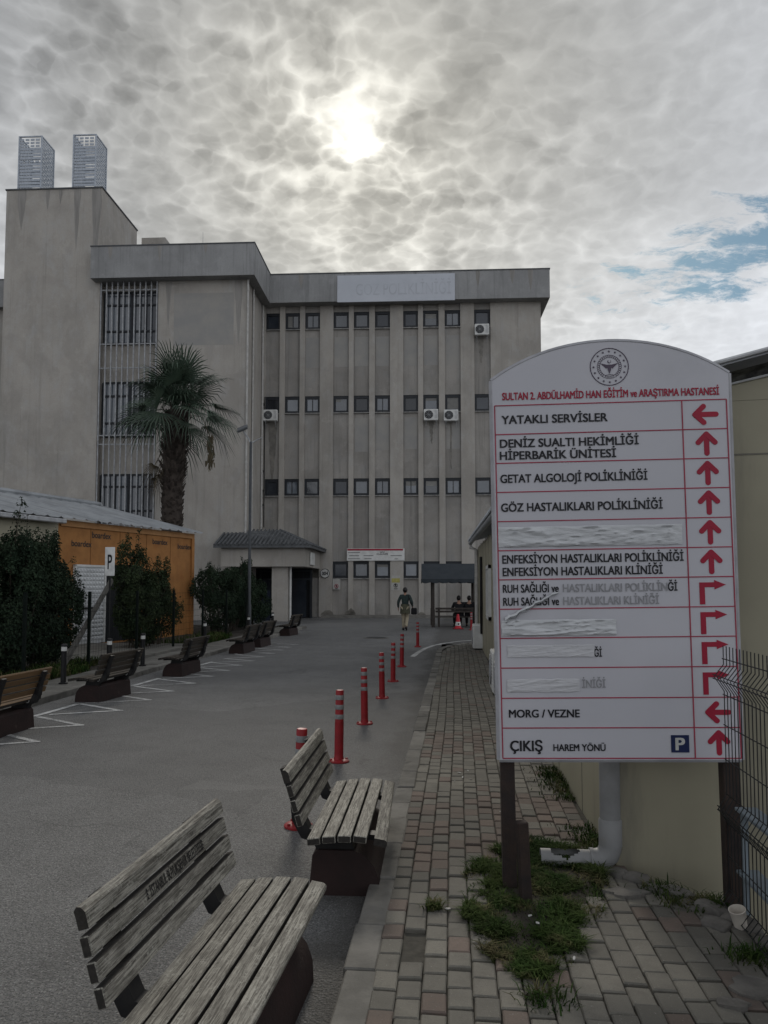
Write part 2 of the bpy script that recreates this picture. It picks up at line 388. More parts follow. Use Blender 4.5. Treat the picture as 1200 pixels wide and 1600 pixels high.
m_darkwood = M('dark_wood', (0.034, 0.028, 0.025), (0.052, 0.044, 0.038), 6, rough=0.8, stretch=(1, 5, 1))
m_skin = M('skin', (0.35, 0.20, 0.14), rough=0.6)
m_hair = M('hair_black', (0.010, 0.008, 0.008), rough=0.5)
m_coat = M('coat_green', (0.030, 0.045, 0.042), (0.020, 0.030, 0.030), 12, rough=0.9)
m_tunic = M('tunic_olive', (0.085, 0.082, 0.055), (0.06, 0.06, 0.04), 12, rough=0.9)
m_trouser = M('trousers_beige', (0.36, 0.31, 0.225), (0.29, 0.25, 0.18), 10, rough=0.9)
m_cloth_black = M('cloth_black', (0.012, 0.012, 0.014), rough=0.9)
m_shoe = M('shoe_dark', (0.02, 0.018, 0.017), rough=0.6)
m_wire = M('fence_wire_black', (0.014, 0.015, 0.015), rough=0.5)
m_fencegreen = M('fence_dark_green', (0.008, 0.012, 0.010), rough=0.85, spec=0.1)
m_greyrack = M('grey_rack', (0.20, 0.235, 0.26), (0.15, 0.175, 0.195), 4, rough=0.5)
m_cup = M('paper_cup', (0.62, 0.57, 0.50), rough=0.6)
m_dryleaf = M('dry_leaf', (0.16, 0.10, 0.06), (0.09, 0.055, 0.035), 9, rough=0.9)
m_iron = M('manhole_iron', (0.05, 0.05, 0.05), (0.03, 0.03, 0.03), 20, rough=0.6, bump=0.4)

def wood_mat():
    m = bpy.data.materials.new('weathered_wood'); m.use_nodes = True
    t = NT(m.node_tree); out = t.node('ShaderNodeOutputMaterial'); b = t.node('ShaderNodeBsdfPrincipled')
    t.l.new(b.outputs[0], out.inputs[0])
    co = t.node('ShaderNodeTexCoord').outputs['Object']
    a = t.node('ShaderNodeAttribute', attribute_name='rnd').outputs['Fac']
    off = t.node('ShaderNodeCombineXYZ'); t.put(off.inputs[0], t.math('MULTIPLY', a, 3.0)); t.put(off.inputs[1], t.math('MULTIPLY', a, 17.0))
    v = t.vmath('ADD', co, off.outputs[0])
    grain = t.noise(t.vmath('MULTIPLY', v, (1, 0.045, 1)), 150, 5, 0.7, 0.6)
    blot = t.noise(t.vmath('MULTIPLY', v, (1, 0.35, 1)), 16, 7, 0.72)
    lich = t.noise(v, 75, 6, 0.75)
    col = t.mix(t.ramp(grain, 0.34, 0.66), (0.044, 0.039, 0.032), (0.315, 0.30, 0.258))
    col = t.mix(t.ramp(blot, 0.42, 0.68, 0, 0.65), col, (0.085, 0.078, 0.066))
    col = t.mix(t.math('MULTIPLY', t.ramp(lich, 0.50, 0.68), t.ramp(blot, 0.62, 0.38, 0, 0.75)), col, (0.40, 0.395, 0.35))
    col = t.mix(1.0, col, t.math('ADD', t.math('MULTIPLY', a, 0.35), 0.95), 'MULTIPLY')
    t.put(b.inputs['Base Color'], col); b.inputs['Roughness'].default_value = 0.72; b.inputs['Specular IOR Level'].default_value = 0.3
    bp = t.node('ShaderNodeBump'); bp.inputs['Strength'].default_value = 0.9; bp.inputs['Distance'].default_value = 0.004
    t.put(bp.inputs['Height'], t.math('ADD', grain, t.math('MULTIPLY', lich, 0.4))); t.l.new(bp.outputs[0], b.inputs['Normal'])
    return m
m_wood = wood_mat()
m_wood_end_shade = M('wood_end_and_gap_shade', (0.020, 0.018, 0.016), (0.035, 0.031, 0.027), 60, rough=0.9)  # dark end grain, also the painted shade in the gaps between slats
m_woodbrown = M('brown_bench_wood', (0.17, 0.10, 0.045), (0.10, 0.062, 0.032), 14, rough=0.7, stretch=(1, 0.1, 1))
m_wooddark = M('dark_bench_wood', (0.060, 0.048, 0.036), (0.035, 0.029, 0.023), 14, rough=0.7, stretch=(1, 0.1, 1))

def asphalt_mat():
    m = bpy.data.materials.new('asphalt'); m.use_nodes = True
    t = NT(m.node_tree); out = t.node('ShaderNodeOutputMaterial'); b = t.node('ShaderNodeBsdfPrincipled')
    t.l.new(b.outputs[0], out.inputs[0])
    co = t.node('ShaderNodeTexCoord').outputs['Object']
    sep = t.node('ShaderNodeSeparateXYZ'); t.put(sep.inputs[0], co)
    big = t.noise(co, 0.28, 6, 0.62, 0.5); mid = t.noise(co, 2.3, 6, 0.65)
    sp = t.voro(co, 75, 'F1'); spc = t.voro(co, 75, 'F1', out='Color')
    sc = t.node('ShaderNodeSeparateColor'); t.put(sc.inputs[0], spc)
    fine = t.noise(co, 110, 4, 0.75)
    col = t.mix(t.ramp(big, 0.32, 0.7), (0.172, 0.172, 0.169), (0.240, 0.238, 0.232))
    col = t.mix(t.ramp(mid, 0.4, 0.75, 0, 0.45), col, (0.095, 0.095, 0.092))
    g2 = t.noise(co, 34, 5, 0.8)
    col = t.mix(t.ramp(g2, 0.44, 0.60, 0, 0.6), col, (0.066, 0.066, 0.065))
    col = t.mix(t.ramp(t.noise(co, 0.9, 6, 0.7), 0.52, 0.60, 0, 0.22), col, (0.085, 0.085, 0.083))
    col = t.mix(t.math('MULTIPLY', t.ramp(sc.outputs[0], 0.5, 0.9), t.ramp(sp, 0.6, 0.25, 0, 0.75)), col, (0.30, 0.30, 0.295))
    col = t.mix(t.ramp(fine, 0.48, 0.62, 0, 0.9), col, (0.022, 0.022, 0.022))
    ck = t.voro(t.vmath('ADD', co, t.vmath('MULTIPLY', t.noise(co, 1.4, 5, 0.65, out='Color'), (0.9, 0.9, 0.0))), 0.42, 'DISTANCE_TO_EDGE')
    col = t.mix(t.math('MULTIPLY', t.ramp(ck, 0.012, 0.002), t.ramp(t.noise(co, 0.5, 3, 0.6), 0.46, 0.62, 0, 0.45)), col, (0.045, 0.044, 0.043))
    pv = t.voro(t.vmath('ADD', co, t.vmath('MULTIPLY', t.noise(co, 3.0, 4, 0.65, out='Color'), (0.35, 0.35, 0.0))), 0.23, 'F1', out='Color')
    ps_ = t.node('ShaderNodeSeparateColor'); t.put(ps_.inputs[0], pv)
    col = t.mix(t.ramp(ps_.outputs[0], 0.72, 0.74, 0, 0.32), col, (0.07, 0.07, 0.07))
    col = t.mix(t.ramp(ps_.outputs[1], 0.78, 0.80, 0, 0.25), col, (0.22, 0.218, 0.21))
    oil = t.noise(co, 1.7, 5, 0.6, 0.6)
    col = t.mix(t.ramp(oil, 0.66, 0.78, 0, 0.6), col, (0.045, 0.044, 0.043))
    # dusty, damp band that gathers along the right kerb
    kerbd = t.math('ADD', sep.outputs[0], t.math('MULTIPLY', t.math('SUBTRACT', t.noise(co, 1.1, 6, 0.7), 0.5), 0.9))
    col = t.mix(t.ramp(kerbd, -0.85, -0.55, 0, 0.6), col, (0.050, 0.047, 0.042))
    t.put(b.inputs['Base Color'], col); b.inputs['Roughness'].default_value = 0.72; b.inputs['Specular IOR Level'].default_value = 0.36
    bp = t.node('ShaderNodeBump'); bp.inputs['Strength'].default_value = 1.0; bp.inputs['Distance'].default_value = 0.010
    t.put(bp.inputs['Height'], t.math('ADD', t.math('MULTIPLY', sp, -0.7), t.math('MULTIPLY', fine, 0.8))); t.l.new(bp.outputs[0], b.inputs['Normal'])
    return m
m_asphalt = asphalt_mat()

def brick_mat():
    m = bpy.data.materials.new('paver_concrete'); m.use_nodes = True
    t = NT(m.node_tree); out = t.node('ShaderNodeOutputMaterial'); b = t.node('ShaderNodeBsdfPrincipled')
    t.l.new(b.outputs[0], out.inputs[0])
    co = t.node('ShaderNodeTexCoord').outputs['Object']
    a = t.node('ShaderNodeAttribute', attribute_name='rnd').outputs['Fac']   # <1 grey family, >1 red family
    sep = t.node('ShaderNodeSeparateXYZ'); t.put(sep.inputs[0], co)
    red = t.ramp(a, 0.98, 1.02); va = t.math('FRACT', a)
    n = t.noise(co, 7, 6, 0.7); f = t.noise(co, 160, 4, 0.75)
    g = t.mix(va, (0.085, 0.081, 0.071), (0.228, 0.214, 0.180))
    r = t.mix(va, (0.100, 0.080, 0.068), (0.195, 0.150, 0.125))
    col = t.mix(red, g, r)
    col = t.mix(t.ramp(n, 0.4, 0.75, 0, 0.55), col, (0.092, 0.086, 0.075))
    col = t.mix(t.ramp(f, 0.5, 0.72, 0, 0.6), col, (0.075, 0.072, 0.066))
    col = t.mix(t.ramp(t.noise(co, 90, 3, 0.7), 0.64, 0.72, 0, 0.5), col, (0.36, 0.35, 0.32))
    t.put(b.inputs['Base Color'], col); b.inputs['Roughness'].default_value = 0.85; b.inputs['Specular IOR Level'].default_value = 0.25
    bp = t.node('ShaderNodeBump'); bp.inputs['Strength'].default_value = 0.6; bp.inputs['Distance'].default_value = 0.004
    t.put(bp.inputs['Height'], f); t.l.new(bp.outputs[0], b.inputs['Normal'])
    return m
m_brick = brick_mat()
m_kerb = M('kerb_concrete', (0.215, 0.205, 0.185), (0.13, 0.125, 0.112), 4, rough=0.9, bump=0.6, bscale=60, rnd=0.5, c3=(0.08, 0.076, 0.068), s3=5, t3=(0.55, 0.75), bdist=0.006)
m_joint = M('joint_soil', (0.080, 0.075, 0.062), (0.050, 0.047, 0.040), 20, rough=1.0)
m_slab = M('pavement_slab', (0.175, 0.168, 0.150), (0.115, 0.110, 0.098), 2.5, rough=0.9, bump=0.5, bscale=40, c3=(0.07, 0.068, 0.06), s3=2, t3=(0.55, 0.8))

def mark_mat():
    m = bpy.data.materials.new('worn_road_paint'); m.use_nodes = True
    t = NT(m.node_tree); out = t.node('ShaderNodeOutputMaterial'); b = t.node('ShaderNodeBsdfPrincipled')
    t.l.new(b.outputs[0], out.inputs[0])
    co = t.node('ShaderNodeTexCoord').outputs['Object']
    w = t.math('ADD', t.noise(co, 55, 5, 0.75), t.math('MULTIPLY', t.math('SUBTRACT', t.noise(co, 1.3, 4, 0.6), 0.5), 0.7))
    col = t.mix(t.ramp(w, 0.50, 0.66), (0.50, 0.50, 0.485), (0.12, 0.12, 0.118))
    col = t.mix(t.ramp(t.noise(co, 9, 6, 0.7), 0.45, 0.62, 0, 0.55), col, (0.13, 0.13, 0.128))
    t.put(b.inputs['Base Color'], col); b.inputs['Roughness'].default_value = 0.8
    return m
m_mark = mark_mat()
#--SECTION2--
# ================================================================== SETTING
def sheet(name, poly, z, mat):
    mb = MB(); mb.add([(x, y, z) for x, y in poly], [tuple(range(len(poly)))]); return struct(mb.build(name, mat, recalc=False))
sheet('ground', [(-400, -200), (400, -200), (400, 600), (-400, 600)], -0.46, m_soil)
sheet('road', [(-60, -12), (-0.42, -12), (-0.42, 23.2), (60, 23.2), (60, 75), (-60, 75)], 0.0, m_asphalt)

def wall_x(y): return 0.96 - 0.0175 * (y - 4.85) if y > 4.85 else min(0.96 + (4.85 - y) * 0.776, 1.43)
KERB_IN = -0.36
def kerb_pt(s):
    """outer line of the right kerb: straight, then turning right at its far end"""
    if s <= 20.0: return (-0.50, s, 0.0)
    a = min((s - 20.0) / 4.6, 1.0) * R(82); rr = 3.2
    return (-0.50 + rr * (1 - math.cos(a)) * 0.72, 20.0 + rr * math.sin(a) * 1.18, a)
mb = MB(); s = -1.2; k = 0
while s < 24.2:
    L = rng.uniform(0.42, 0.62) if s < 12 else 0.5
    x0, y0, a = kerb_pt(s + L / 2)
    h = 0.072 + rng.uniform(-0.010, 0.008)
    Mx = Matrix.Translation((x0 + rng.uniform(-.006, .006), y0, 0)) @ Matrix.Rotation(-a + rng.uniform(-.012, .012), 4, 'Z') @ Matrix.Rotation(rng.uniform(-.02, .02), 4, 'Y')
    mb.box(0, 0.145, -L / 2 + 0.004, L / 2 - 0.004, -0.05, h, rng.uniform(-.7, .3), Mx, 0.008)
    s += L; k += 1
struct(mb.build('kerb', m_kerb, smooth=30))
# soil under the paving
mb = MB()
poly = [(KERB_IN, -1.2), (KERB_IN, 20.0)] + [(kerb_pt(s)[0] + 0.14, kerb_pt(s)[1] - 0.02) for s in (21, 22, 23, 24)] + [(2.2, 23.6), (.70, 22.7), (.97, 4.88), (1.0, 4.74), (1.43, 4.22), (1.47, 3.9), (1.47, -1.2)]
mb.prism(poly, lambda x, y: (x, y, -0.45), lambda x, y: (x, y, 0.050)); struct(mb.build('paving_bed', m_joint))
def in_poly(x, y, P):
    c = False; j = len(P) - 1
    for i in range(len(P)):
        if (P[i][1] > y) != (P[j][1] > y) and x < (P[j][0] - P[i][0]) * (y - P[i][1]) / (P[j][1] - P[i][1]) + P[i][0]: c = not c
        j = i
    return c
GRASS = [(0.04, 4.55), (0.05, 4.05), (0.11, 3.66), (0.22, 3.46), (0.38, 3.42), (0.50, 3.60), (0.60, 3.84), (0.74, 4.10), (0.84, 4.55), (0.86, 5.02), (0.55, 5.22), (0.30, 5.12), (0.16, 4.9)]
def grass_core(x, y): return in_poly(0.46 + (x - 0.46) * 1.22, 4.25 + (y - 4.25) * 1.2, GRASS)
mb = MB(); W, Lb = 0.106, 0.156
for col in range(0, 34):
    xc = KERB_IN + W / 2 + col * W
    yc = -1.0 + (Lb / 2 if col % 2 else 0) + rng.uniform(-.03, .03)
    while yc < 23.6:
        x = xc + 0.012 * math.sin(yc * 0.7 + 1) + rng.uniform(-.002, .002)
        y = yc + rng.uniform(-.008, .008); yc += Lb
        if x > min(wall_x(y), 2.1) - 0.035: continue
        if y > 20 and any(math.hypot(0, 0) > 1 for _ in ()): continue
        if y > 20.0:
            lim = -0.36 + max(0, (1 - math.sqrt(max(0.0, 1 - min(1, (y - 20) / 3.72) ** 2)))) * 2.3
            if x < lim + 0.06: continue
        if grass_core(x, y) and rng.random() < 0.9: continue
        if abs(x - (-0.2)) < 0.05 and abs(y - 3.70) < 0.09: continue          # missing block
        zone = mnoise.noise((x * 0.5, y * 0.42, 2.2)) + 0.35 * mnoise.noise((x * 2, y * 2, 5))
        redp = 0.08
        if 4.7 < y < 6.4: redp = 0.62
        elif 7.6 < y < 9.0: redp = 0.5
        red = rng.random() < redp
        va = min(.97, max(.02, 0.42 + zone * 0.5 + rng.uniform(-.24, .24)))
        if 6.4 < y < 7.6: va = min(.97, va + .15)
        h = 0.070 + rng.uniform(-.004, .004) + 0.004 * mnoise.noise((x * 1.3, y * 1.3, 9))
        hx, hy = W / 2 - 0.0028, Lb / 2 - rng.uniform(.005, .0085); c = 0.006
        tx, ty = rng.uniform(-.03, .03), rng.uniform(-.035, .035)
        rot = rng.uniform(-.018, .018)
        vs = []
        for (ex, ey, z) in [(hx, hy, 0.035), (hx, hy, h - c), (hx - c, hy - c, h)]:
            for (sx, sy) in ((-1, -1), (1, -1), (1, 1), (-1, 1)):
                px, py = sx * ex, sy * ey
                vs.append((x + px - rot * py, y + py + rot * px, z + tx * px + ty * py))
        fs = []
        for q in (0, 4):
            for i in range(4): fs.append((q + i, q + (i + 1) % 4, q + 4 + (i + 1) % 4, q + 4 + i))
        fs.append((8, 9, 10, 11))
        mb.add(vs, fs, (1.0 if red else 0.0) + va)
struct(mb.build('pavement', m_brick, recalc=False))

# left kerb, pavement strip and verge
mb = MB(); s = -2.0
while s < 31:
    L = rng.uniform(0.7, 0.95)
    mb.box(-6.25, -6.10 + rng.uniform(-.008, .008), s + .004, s + L - .004, -.05, 0.10 + rng.uniform(-.008, .008), rng.uniform(-.6, .4), None, 0.01); s += L
struct(mb.build('kerb', m_kerb, smooth=30))
mb = MB(); s = -2.0
while s < 31:
    for i in range(2):
        x0 = -6.256 - .42 * i
        mb.box(x0 - .414, x0, s + .004, s + .42, -.05, 0.092 + rng.uniform(-.005, .005), rng.uniform(-.5, .5), None, 0.005)
    s += 0.424
struct(mb.build('pavement', m_slab, smooth=30))
mb = MB(); nx, ny = 60, 70
for j in range(ny + 1):
    for i in range(nx + 1):
        x = -7.1 - i * 0.28; y = -2 + j * 0.48
        mb.v.append((x, y, 0.085 + 0.05 * mnoise.noise((x * .8, y * .8, 3)) * min(1, i / 2))); mb.r.append(0)
for j in range(ny):
    for i in range(nx): mb.f.append((j * (nx + 1) + i, j * (nx + 1) + i + 1, (j + 1) * (nx + 1) + i + 1, (j + 1) * (nx + 1) + i))
struct(mb.build('verge', m_soil, smooth=60))
mb = MB(); mb.box(-10.4, -7.11, 16.2, 20.8, -.02, 0.15); struct(mb.build('entrance_path', m_slab))

# road markings: zigzag bays on the left and the white curve by the far kerb end
def strip(mb, a, b, w, z=0.004):
    a = Vector((*a, z)); b = Vector((*b, z)); d = (b - a).normalized(); n = Vector((-d.y, d.x, 0)) * w / 2
    mb.add([a - n, b - n, b + n, a + n], [(0, 1, 2, 3)])
mb = MB()
outs = [3.2, 4.2, 5.25, 6.25, 7.3, 8.31, 9.34, 10.47, 11.49, 12.45, 13.51, 14.55, 15.6, 16.6, 17.6, 18.6, 19.6, 20.6, 21.6, 22.6]
for i, yo in enumerate(outs):
    w = 0.075
    z0 = 0.004 + (i % 2) * 0.0012
    strip(mb, (-4.66, yo), (-5.56, yo + 0.56), w, z0); strip(mb, (-4.66, yo + .03), (-5.50, yo - 0.40), w, z0 + .0006)
for y in (5.0, 9.9, 13.05, 16.2, 19.3): strip(mb, (-5.62, y), (-5.57, y + 1.1), 0.09, 0.0066)
prev = None
for p in [(-1.07, 19.07), (-0.98, 20.4), (-0.86, 21.5), (-0.66, 22.6), (-0.34, 23.55), (0.15, 24.5), (0.75, 25.1), (1.6, 25.4)]:
    if prev: strip(mb, prev, p, 0.13, 0.004 + (0.0012 if rng.random() < .5 else 0))
    prev = p
struct(mb.build('road_marking', m_mark, recalc=False))
# manhole
mh = thing('manhole_cover', 'dark round iron manhole cover set in the grey road', 'manhole', (-2.65, 25.7, 0))
mb = MB(); mb.lathe([(0.44, 0.0), (0.44, 0.012), (0.36, 0.013)], n=28); mb.build('frame_ring', m_slab, mh)
mb = MB(); mb.lathe([(0.35, 0.0), (0.35, 0.016), (0.34, 0.018)], n=28)
for i in range(-4, 5):
    h = math.sqrt(max(0, .32 ** 2 - (i * .07) ** 2)); mb.box(i * .07 - .012, i * .07 + .012, -h, h, .018, .024)
mb.build('cover', m_iron, mh)

# ================================================================== HOSPITAL
HR = R(2.3)
def H(a, d, z=0): return Vector((-3 + math.cos(HR) * a - math.sin(HR) * d, 42.5 + math.sin(HR) * a + math.cos(HR) * d, z))
hos = thing('hospital_building', 'four storey beige rendered hospital block with grey parapet and rows of small square windows', 'building', H(0, 0), HR)
COLS = [(-7.72, -6.9), (-6.6, -5.75), (-5.46, -4.6), (-3.84, -2.96), (-2.68, -1.8), (-1.48, -.62), (.12, .96), (1.24, 2.12), (2.46, 3.34), (4.11, 5.02)]
ROWS = [(16.33, 17.3), (11.5, 12.47), (6.8, 7.76), (2.17, 3.1)]
w = MB(); p = MB(); patches = []
edge = -7.87
for (a0, a1) in COLS + [(7.82, 7.82)]:
    w.box(edge, a0, 0.0, 0.6, 0, 17.75, rng.uniform(-.04, .04)); edge = a1
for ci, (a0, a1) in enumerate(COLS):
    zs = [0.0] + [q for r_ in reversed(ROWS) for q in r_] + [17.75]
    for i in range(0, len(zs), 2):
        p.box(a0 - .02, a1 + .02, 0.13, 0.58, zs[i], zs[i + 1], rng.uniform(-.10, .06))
    if 2 <= ci <= 8:
        patches.append((a0 + .05, a1 - .05, 0.126, 0.2, 14.1 + rng.uniform(-.1, .1), 15.85))
    if ci in (4, 5, 6, 8): patches.append((a0 + .06, a1 - .05, 0.126, 0.2, 9.4 + rng.uniform(-.2, .2), 11.2))
w.box(-7.86, 7.815, 0.59, 14, 0, 17.7)                                     # core
w.box(-12.55, -7.87, -4.0, 0.55, 0, 17.7)                                  # wing front
w.box(-15.7, -12.55, -3.5, 0.5, 0, 17.7)                                   # wall behind the bars
w.box(-20.85, -15.66, -4.02, 0.9, 0, 22.72, 0.02)                          # stair tower
w.box(-15.64, -14.2, 1.6, 5.0, 17, 22.62)
w.box(-48, -20.86, 0.4, 12, 0, 18.0, -0.1)
patches.append((-11.7, -8.55, -4.004, -3.9, 14.2, 16.95))
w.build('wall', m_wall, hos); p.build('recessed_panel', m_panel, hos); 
for q in patches:
    mb = MB(); mb.box(*q); mb.build('repainted_patch', m_patch, hos)
mb = MB()
mb.box(-7.36, 8.25, -0.6, 14.2, 17.65, 19.25); mb.box(-15.93, -7.36, -4.6, 10, 17.62, 19.28, -0.02); mb.box(-48, -20.87, 0.0, 12, 17.95, 19.55, -.05)
mb.build('parapet', m_parapet, hos)
mb = MB()
mb.box(-7.33, 8.28, -0.63, 14.23, 19.25, 19.31); mb.box(-15.96, -7.33, -4.63, 10.03, 19.28, 19.34); mb.box(-20.9, -15.61, -4.07, .95, 22.72, 22.79); mb.box(-48, -20.89, -.03, 12, 19.55, 19.6)
mb.build('parapet_coping', M('coping_dark', (0.10, 0.105, 0.11), (0.07, 0.07, 0.075), 3), hos)
for ri, (z0, z1) in enumerate(ROWS):
    for ci, (a0, a1) in enumerate(COLS):
        if ri == 3 and ci < 3: continue
        dark = (ci == 0) or (ri == 1 and ci == 4) or rng.random() < 0.15
        fr = MB(); f = 0.13
        d0, d1 = 0.16, 0.27
        fr.box(a0, a0 + f, d0, d1, z0, z1); fr.box(a1 - f, a1, d0, d1, z0, z1)
        fr.box(a0 + f, a1 - f, d0, d1, z1 - f * 1.25, z1); fr.box(a0 + f, a1 - f, d0, d1, z0, z0 + f)
        if not dark and rng.random() < .3: fr.box((a0 + a1) / 2 - .02, (a0 + a1) / 2 + .02, d0 + .02, d1, z0 + f, z1 - f)
        fo = fr.build('window', m_wframe, hos)
        g = MB(); g.box(a0 + f, a1 - f, d0 + .055, d1 + .02, z0 + f, z1 - f * 1.25, rng.uniform(-.55, .6)); g.build('pane', m_pane_dark if dark else m_pane, fo)
        bl_ = rng.random()
        if not dark and bl_ < .42:
            g = MB(); hb = (z1 - z0 - 2.25 * f) * rng.choice((.25, .4, .6, .95)); wl = rng.choice((1, 1, .5))
            g.box(a0 + f + .004, a0 + f + .004 + (a1 - a0 - 2 * f - .008) * wl, d0 + .0515, d0 + .06, z1 - f * 1.25 - hb, z1 - f * 1.25 - .004, rng.uniform(-.3, .3)); g.build('blind', m_blind, fo)
        sm = MB(); sm.box(a0 - .03, a1 + .03, 0.02, 0.2, z0 - .055, z0 - .002); sm.build('sill', m_sill, fo)
# barred bay
for (z0, z1) in [(14.47, 17.22), (9.56, 12.38), (5.03, 7.51)]:
    fr = MB(); A0, A1 = -15.55, -12.65; n = 4; wd = (A1 - A0) / n
    for i in range(n + 1): fr.box(A0 + i * wd - .05, A0 + i * wd + .05, -3.62, -3.45, z0, z1)
    for zz in (z0, z0 + (z1 - z0) * .24, z0 + (z1 - z0) * .75, z1): fr.box(A0, A1, -3.61, -3.45, zz - .05, zz + .05)
    fo = fr.build('window', m_wframe, hos)
    for i in range(n):
        g = MB(); g.box(A0 + i * wd + .05, A0 + (i + 1) * wd - .05, -3.55, -3.46, z0 + .05, z1 - .05, rng.uniform(-.2, .4)); g.build('pane', m_pane if i < 3 else m_pane_dark, fo)
mb = MB()
for i in range(11):
    a = -15.58 + i * 0.298; mb.box(a - .028, a + .028, -4.07, -4.015, 3.6, 17.6)
for zz in (17.2, 14.33, 13.06, 9.52, 9.05, 4.9): mb.box(-15.62, -12.56, -4.0, -3.95, zz - .03, zz + .03)
mb.build('window_grille', m_grille, hos)
mb = MB()
for (a, d, ra) in [(-7.80, -4.06, .055), (-7.80, -2.75, .05), (-7.80, -0.35, .06)]: mb.cyl((a, d, 3.9), (a, d, 17.6), ra, n=8)
for z in (5, 8, 11, 14, 17):
    for d in (-4.06, -2.75, -.35): mb.cyl((-7.8, d, z), (-7.8, d, z + .08), .075, n=8)
mb.build('drainpipe', m_pvc_dirty, hos)
mb = MB()
for zz in (11.9, 11.3, 8.1, 7.0, 6.2): mb.box(-7.87, -7.74, -.3, -.1, zz, zz + .12)
mb.cyl((-7.7, -.12, 5), (-7.7, -.12, 12.4), .03, n=6)
mb.build('cable', m_black, hos)
# stains below the air conditioners: dirt with a shape of its own, part of the render coat
# entrance porch
porch = MB()
porch.box(-8.65, -4.54, -5.5, -5.3, 2.68, 3.62); porch.box(-4.74, -4.54, -5.3, -0.02, 2.68, 3.62); porch.box(-8.65, -8.45, -5.3, -4.02, 2.68, 3.62)
porch.box(-8.44, -4.75, -5.29, -.05, 2.7, 2.78)
po = porch.build('porch', m_wall, hos)
mb = MB()
E_ = 3.70
V = [(-8.95, -5.85, E_), (-4.2, -5.85, E_), (-4.2, -0.02, E_), (-6.2, -0.02, 4.62), (-6.2, -3.3, 4.62), (-7.86, -3.95, 4.5), (-8.95, -4.02, 4.35)]
mb.add(V, [(0, 1, 4, 5, 6), (1, 2, 3, 4)]); mb.add([(x, y, z - .12) for x, y, z in V], [(0, 1, 4, 5, 6), (1, 2, 3, 4)])
mb.add([(-6.2, -3.3, 4.62), (-6.2, -.02, 4.62), (-7.86, -.02, 4.62), (-7.86, -3.95, 4.5)], [(0, 1, 2, 3)])
mb.add([V[0], V[1], (V[1][0], V[1][1], E_ - .12), (V[0][0], V[0][1], E_ - .12)], [(0, 1, 2, 3)]); mb.add([V[1], V[2], (V[2][0], V[2][1], E_ - .12), (V[1][0], V[1][1], E_ - .12)], [(0, 1, 2, 3)])
mb.build('porch_roof', m_rooftile, hos, recalc=False)
mb = MB()
for i in range(24):
    a = -8.9 + i * .2; f = 1.0 if a < -6.4 else max(0.05, (-4.25 - a) / 2.1)
    d1 = -4.0 if a < -7.86 else -5.85 + (2.4) * f
    z1 = E_ + (4.40 - E_) if a < -7.86 else E_ + .9 * f
    mb.tube([(a, -5.88, E_ + .03), (a, d1, z1 + .03)], .055, 6)
for i in range(28):
    d = -5.8 + i * .21; f = min(1, (d + 5.85) / 2.5); mb.tube([(-4.17, d, E_ + .03), (-4.2 - 2.0 * f, d, E_ + .03 + .92 * f)], .055, 6)
mb.build('roof_tiles', m_rooftile, hos, smooth=50)
mb = MB(); mb.box(-6.2, -5.42, -5.2, -4.75, 0, 2.69); mb.build('porch_column', m_wall, hos)
mb = MB(); mb.cyl((-5.33, -4.9, 0), (-5.33, -4.9, 2.69), .055, n=10); mb.build('drainpipe', m_white, hos)
mb = MB(); mb.box(-8.4, -4.80, -1.2, -1.1, 0, 2.68); mb.build('doorway', m_dark, hos)
dm = MB()
for a in (-7.6, -6.75, -5.9, -4.86): dm.box(a - .05, a + .05, -1.3, -1.2, 0, 2.6)
for z in (2.1, 2.55): dm.box(-7.6, -4.86, -1.28, -1.2, z - .05, z + .05)
do = dm.build('door', m_wframe, hos)
for a in (-7.6, -6.75, -5.9):
    g = MB(); g.box(a + .05, a + .8, -1.26, -1.21, 0.05, 2.05); g.build('pane', m_pane_dark, do)
mb = MB(); mb.box(-8.5, -6.45, -4.35, -4.3, 0, 1.5); mb.build('door_panel', m_blue_dark, hos)
mb = MB(); mb.box(-4.53, -4.45, -3.9, -2.6, 2.8, 3.45, c=.02); mb.build('meter_box', m_white, hos)
mb = MB(); mb.box(-8.1, -7.9, -5.75, -5.6, 3.55, 3.68)
# kerb and strip of pavement along the facade
mb = MB(); mb.add([tuple(H(a, d, z)) for a, d, z in [(-4.3, -1.25, 0), (12, -1.25, 0), (12, -1.25, .13), (-4.3, -1.25, .13), (-4.3, .05, .13), (12, .05, .13), (-4.3, .05, 0)]], [(0, 1, 2, 3), (3, 2, 5, 4), (0, 3, 4, 6)])
struct(mb.build('pavement', m_plinth, recalc=False))
# dirt splash and broken render at the foot of the facade
mb = MB()
for i in range(26):
    a = rng.uniform(-4.2, 6.5); h = rng.uniform(.1, .45); wdt = rng.uniform(.15, .45)
    q = [(a + wdt * math.cos(t_) * rng.uniform(.7, 1), .13 + h * abs(math.sin(t_)) * rng.uniform(.7, 1)) for t_ in [PI * k / 8 for k in range(9)]]
    inb = any(c0 - .05 < a < c1 + .05 for c0, c1 in COLS)
    if inb: continue
    mb.prism(q, lambda x, z: (x, -.006, z), lambda x, z: (x, .02, z))
mb.build('damp_patch', M('damp_render', (0.13, 0.12, 0.105), (0.22, 0.205, 0.18), 4, rough=0.95), hos)

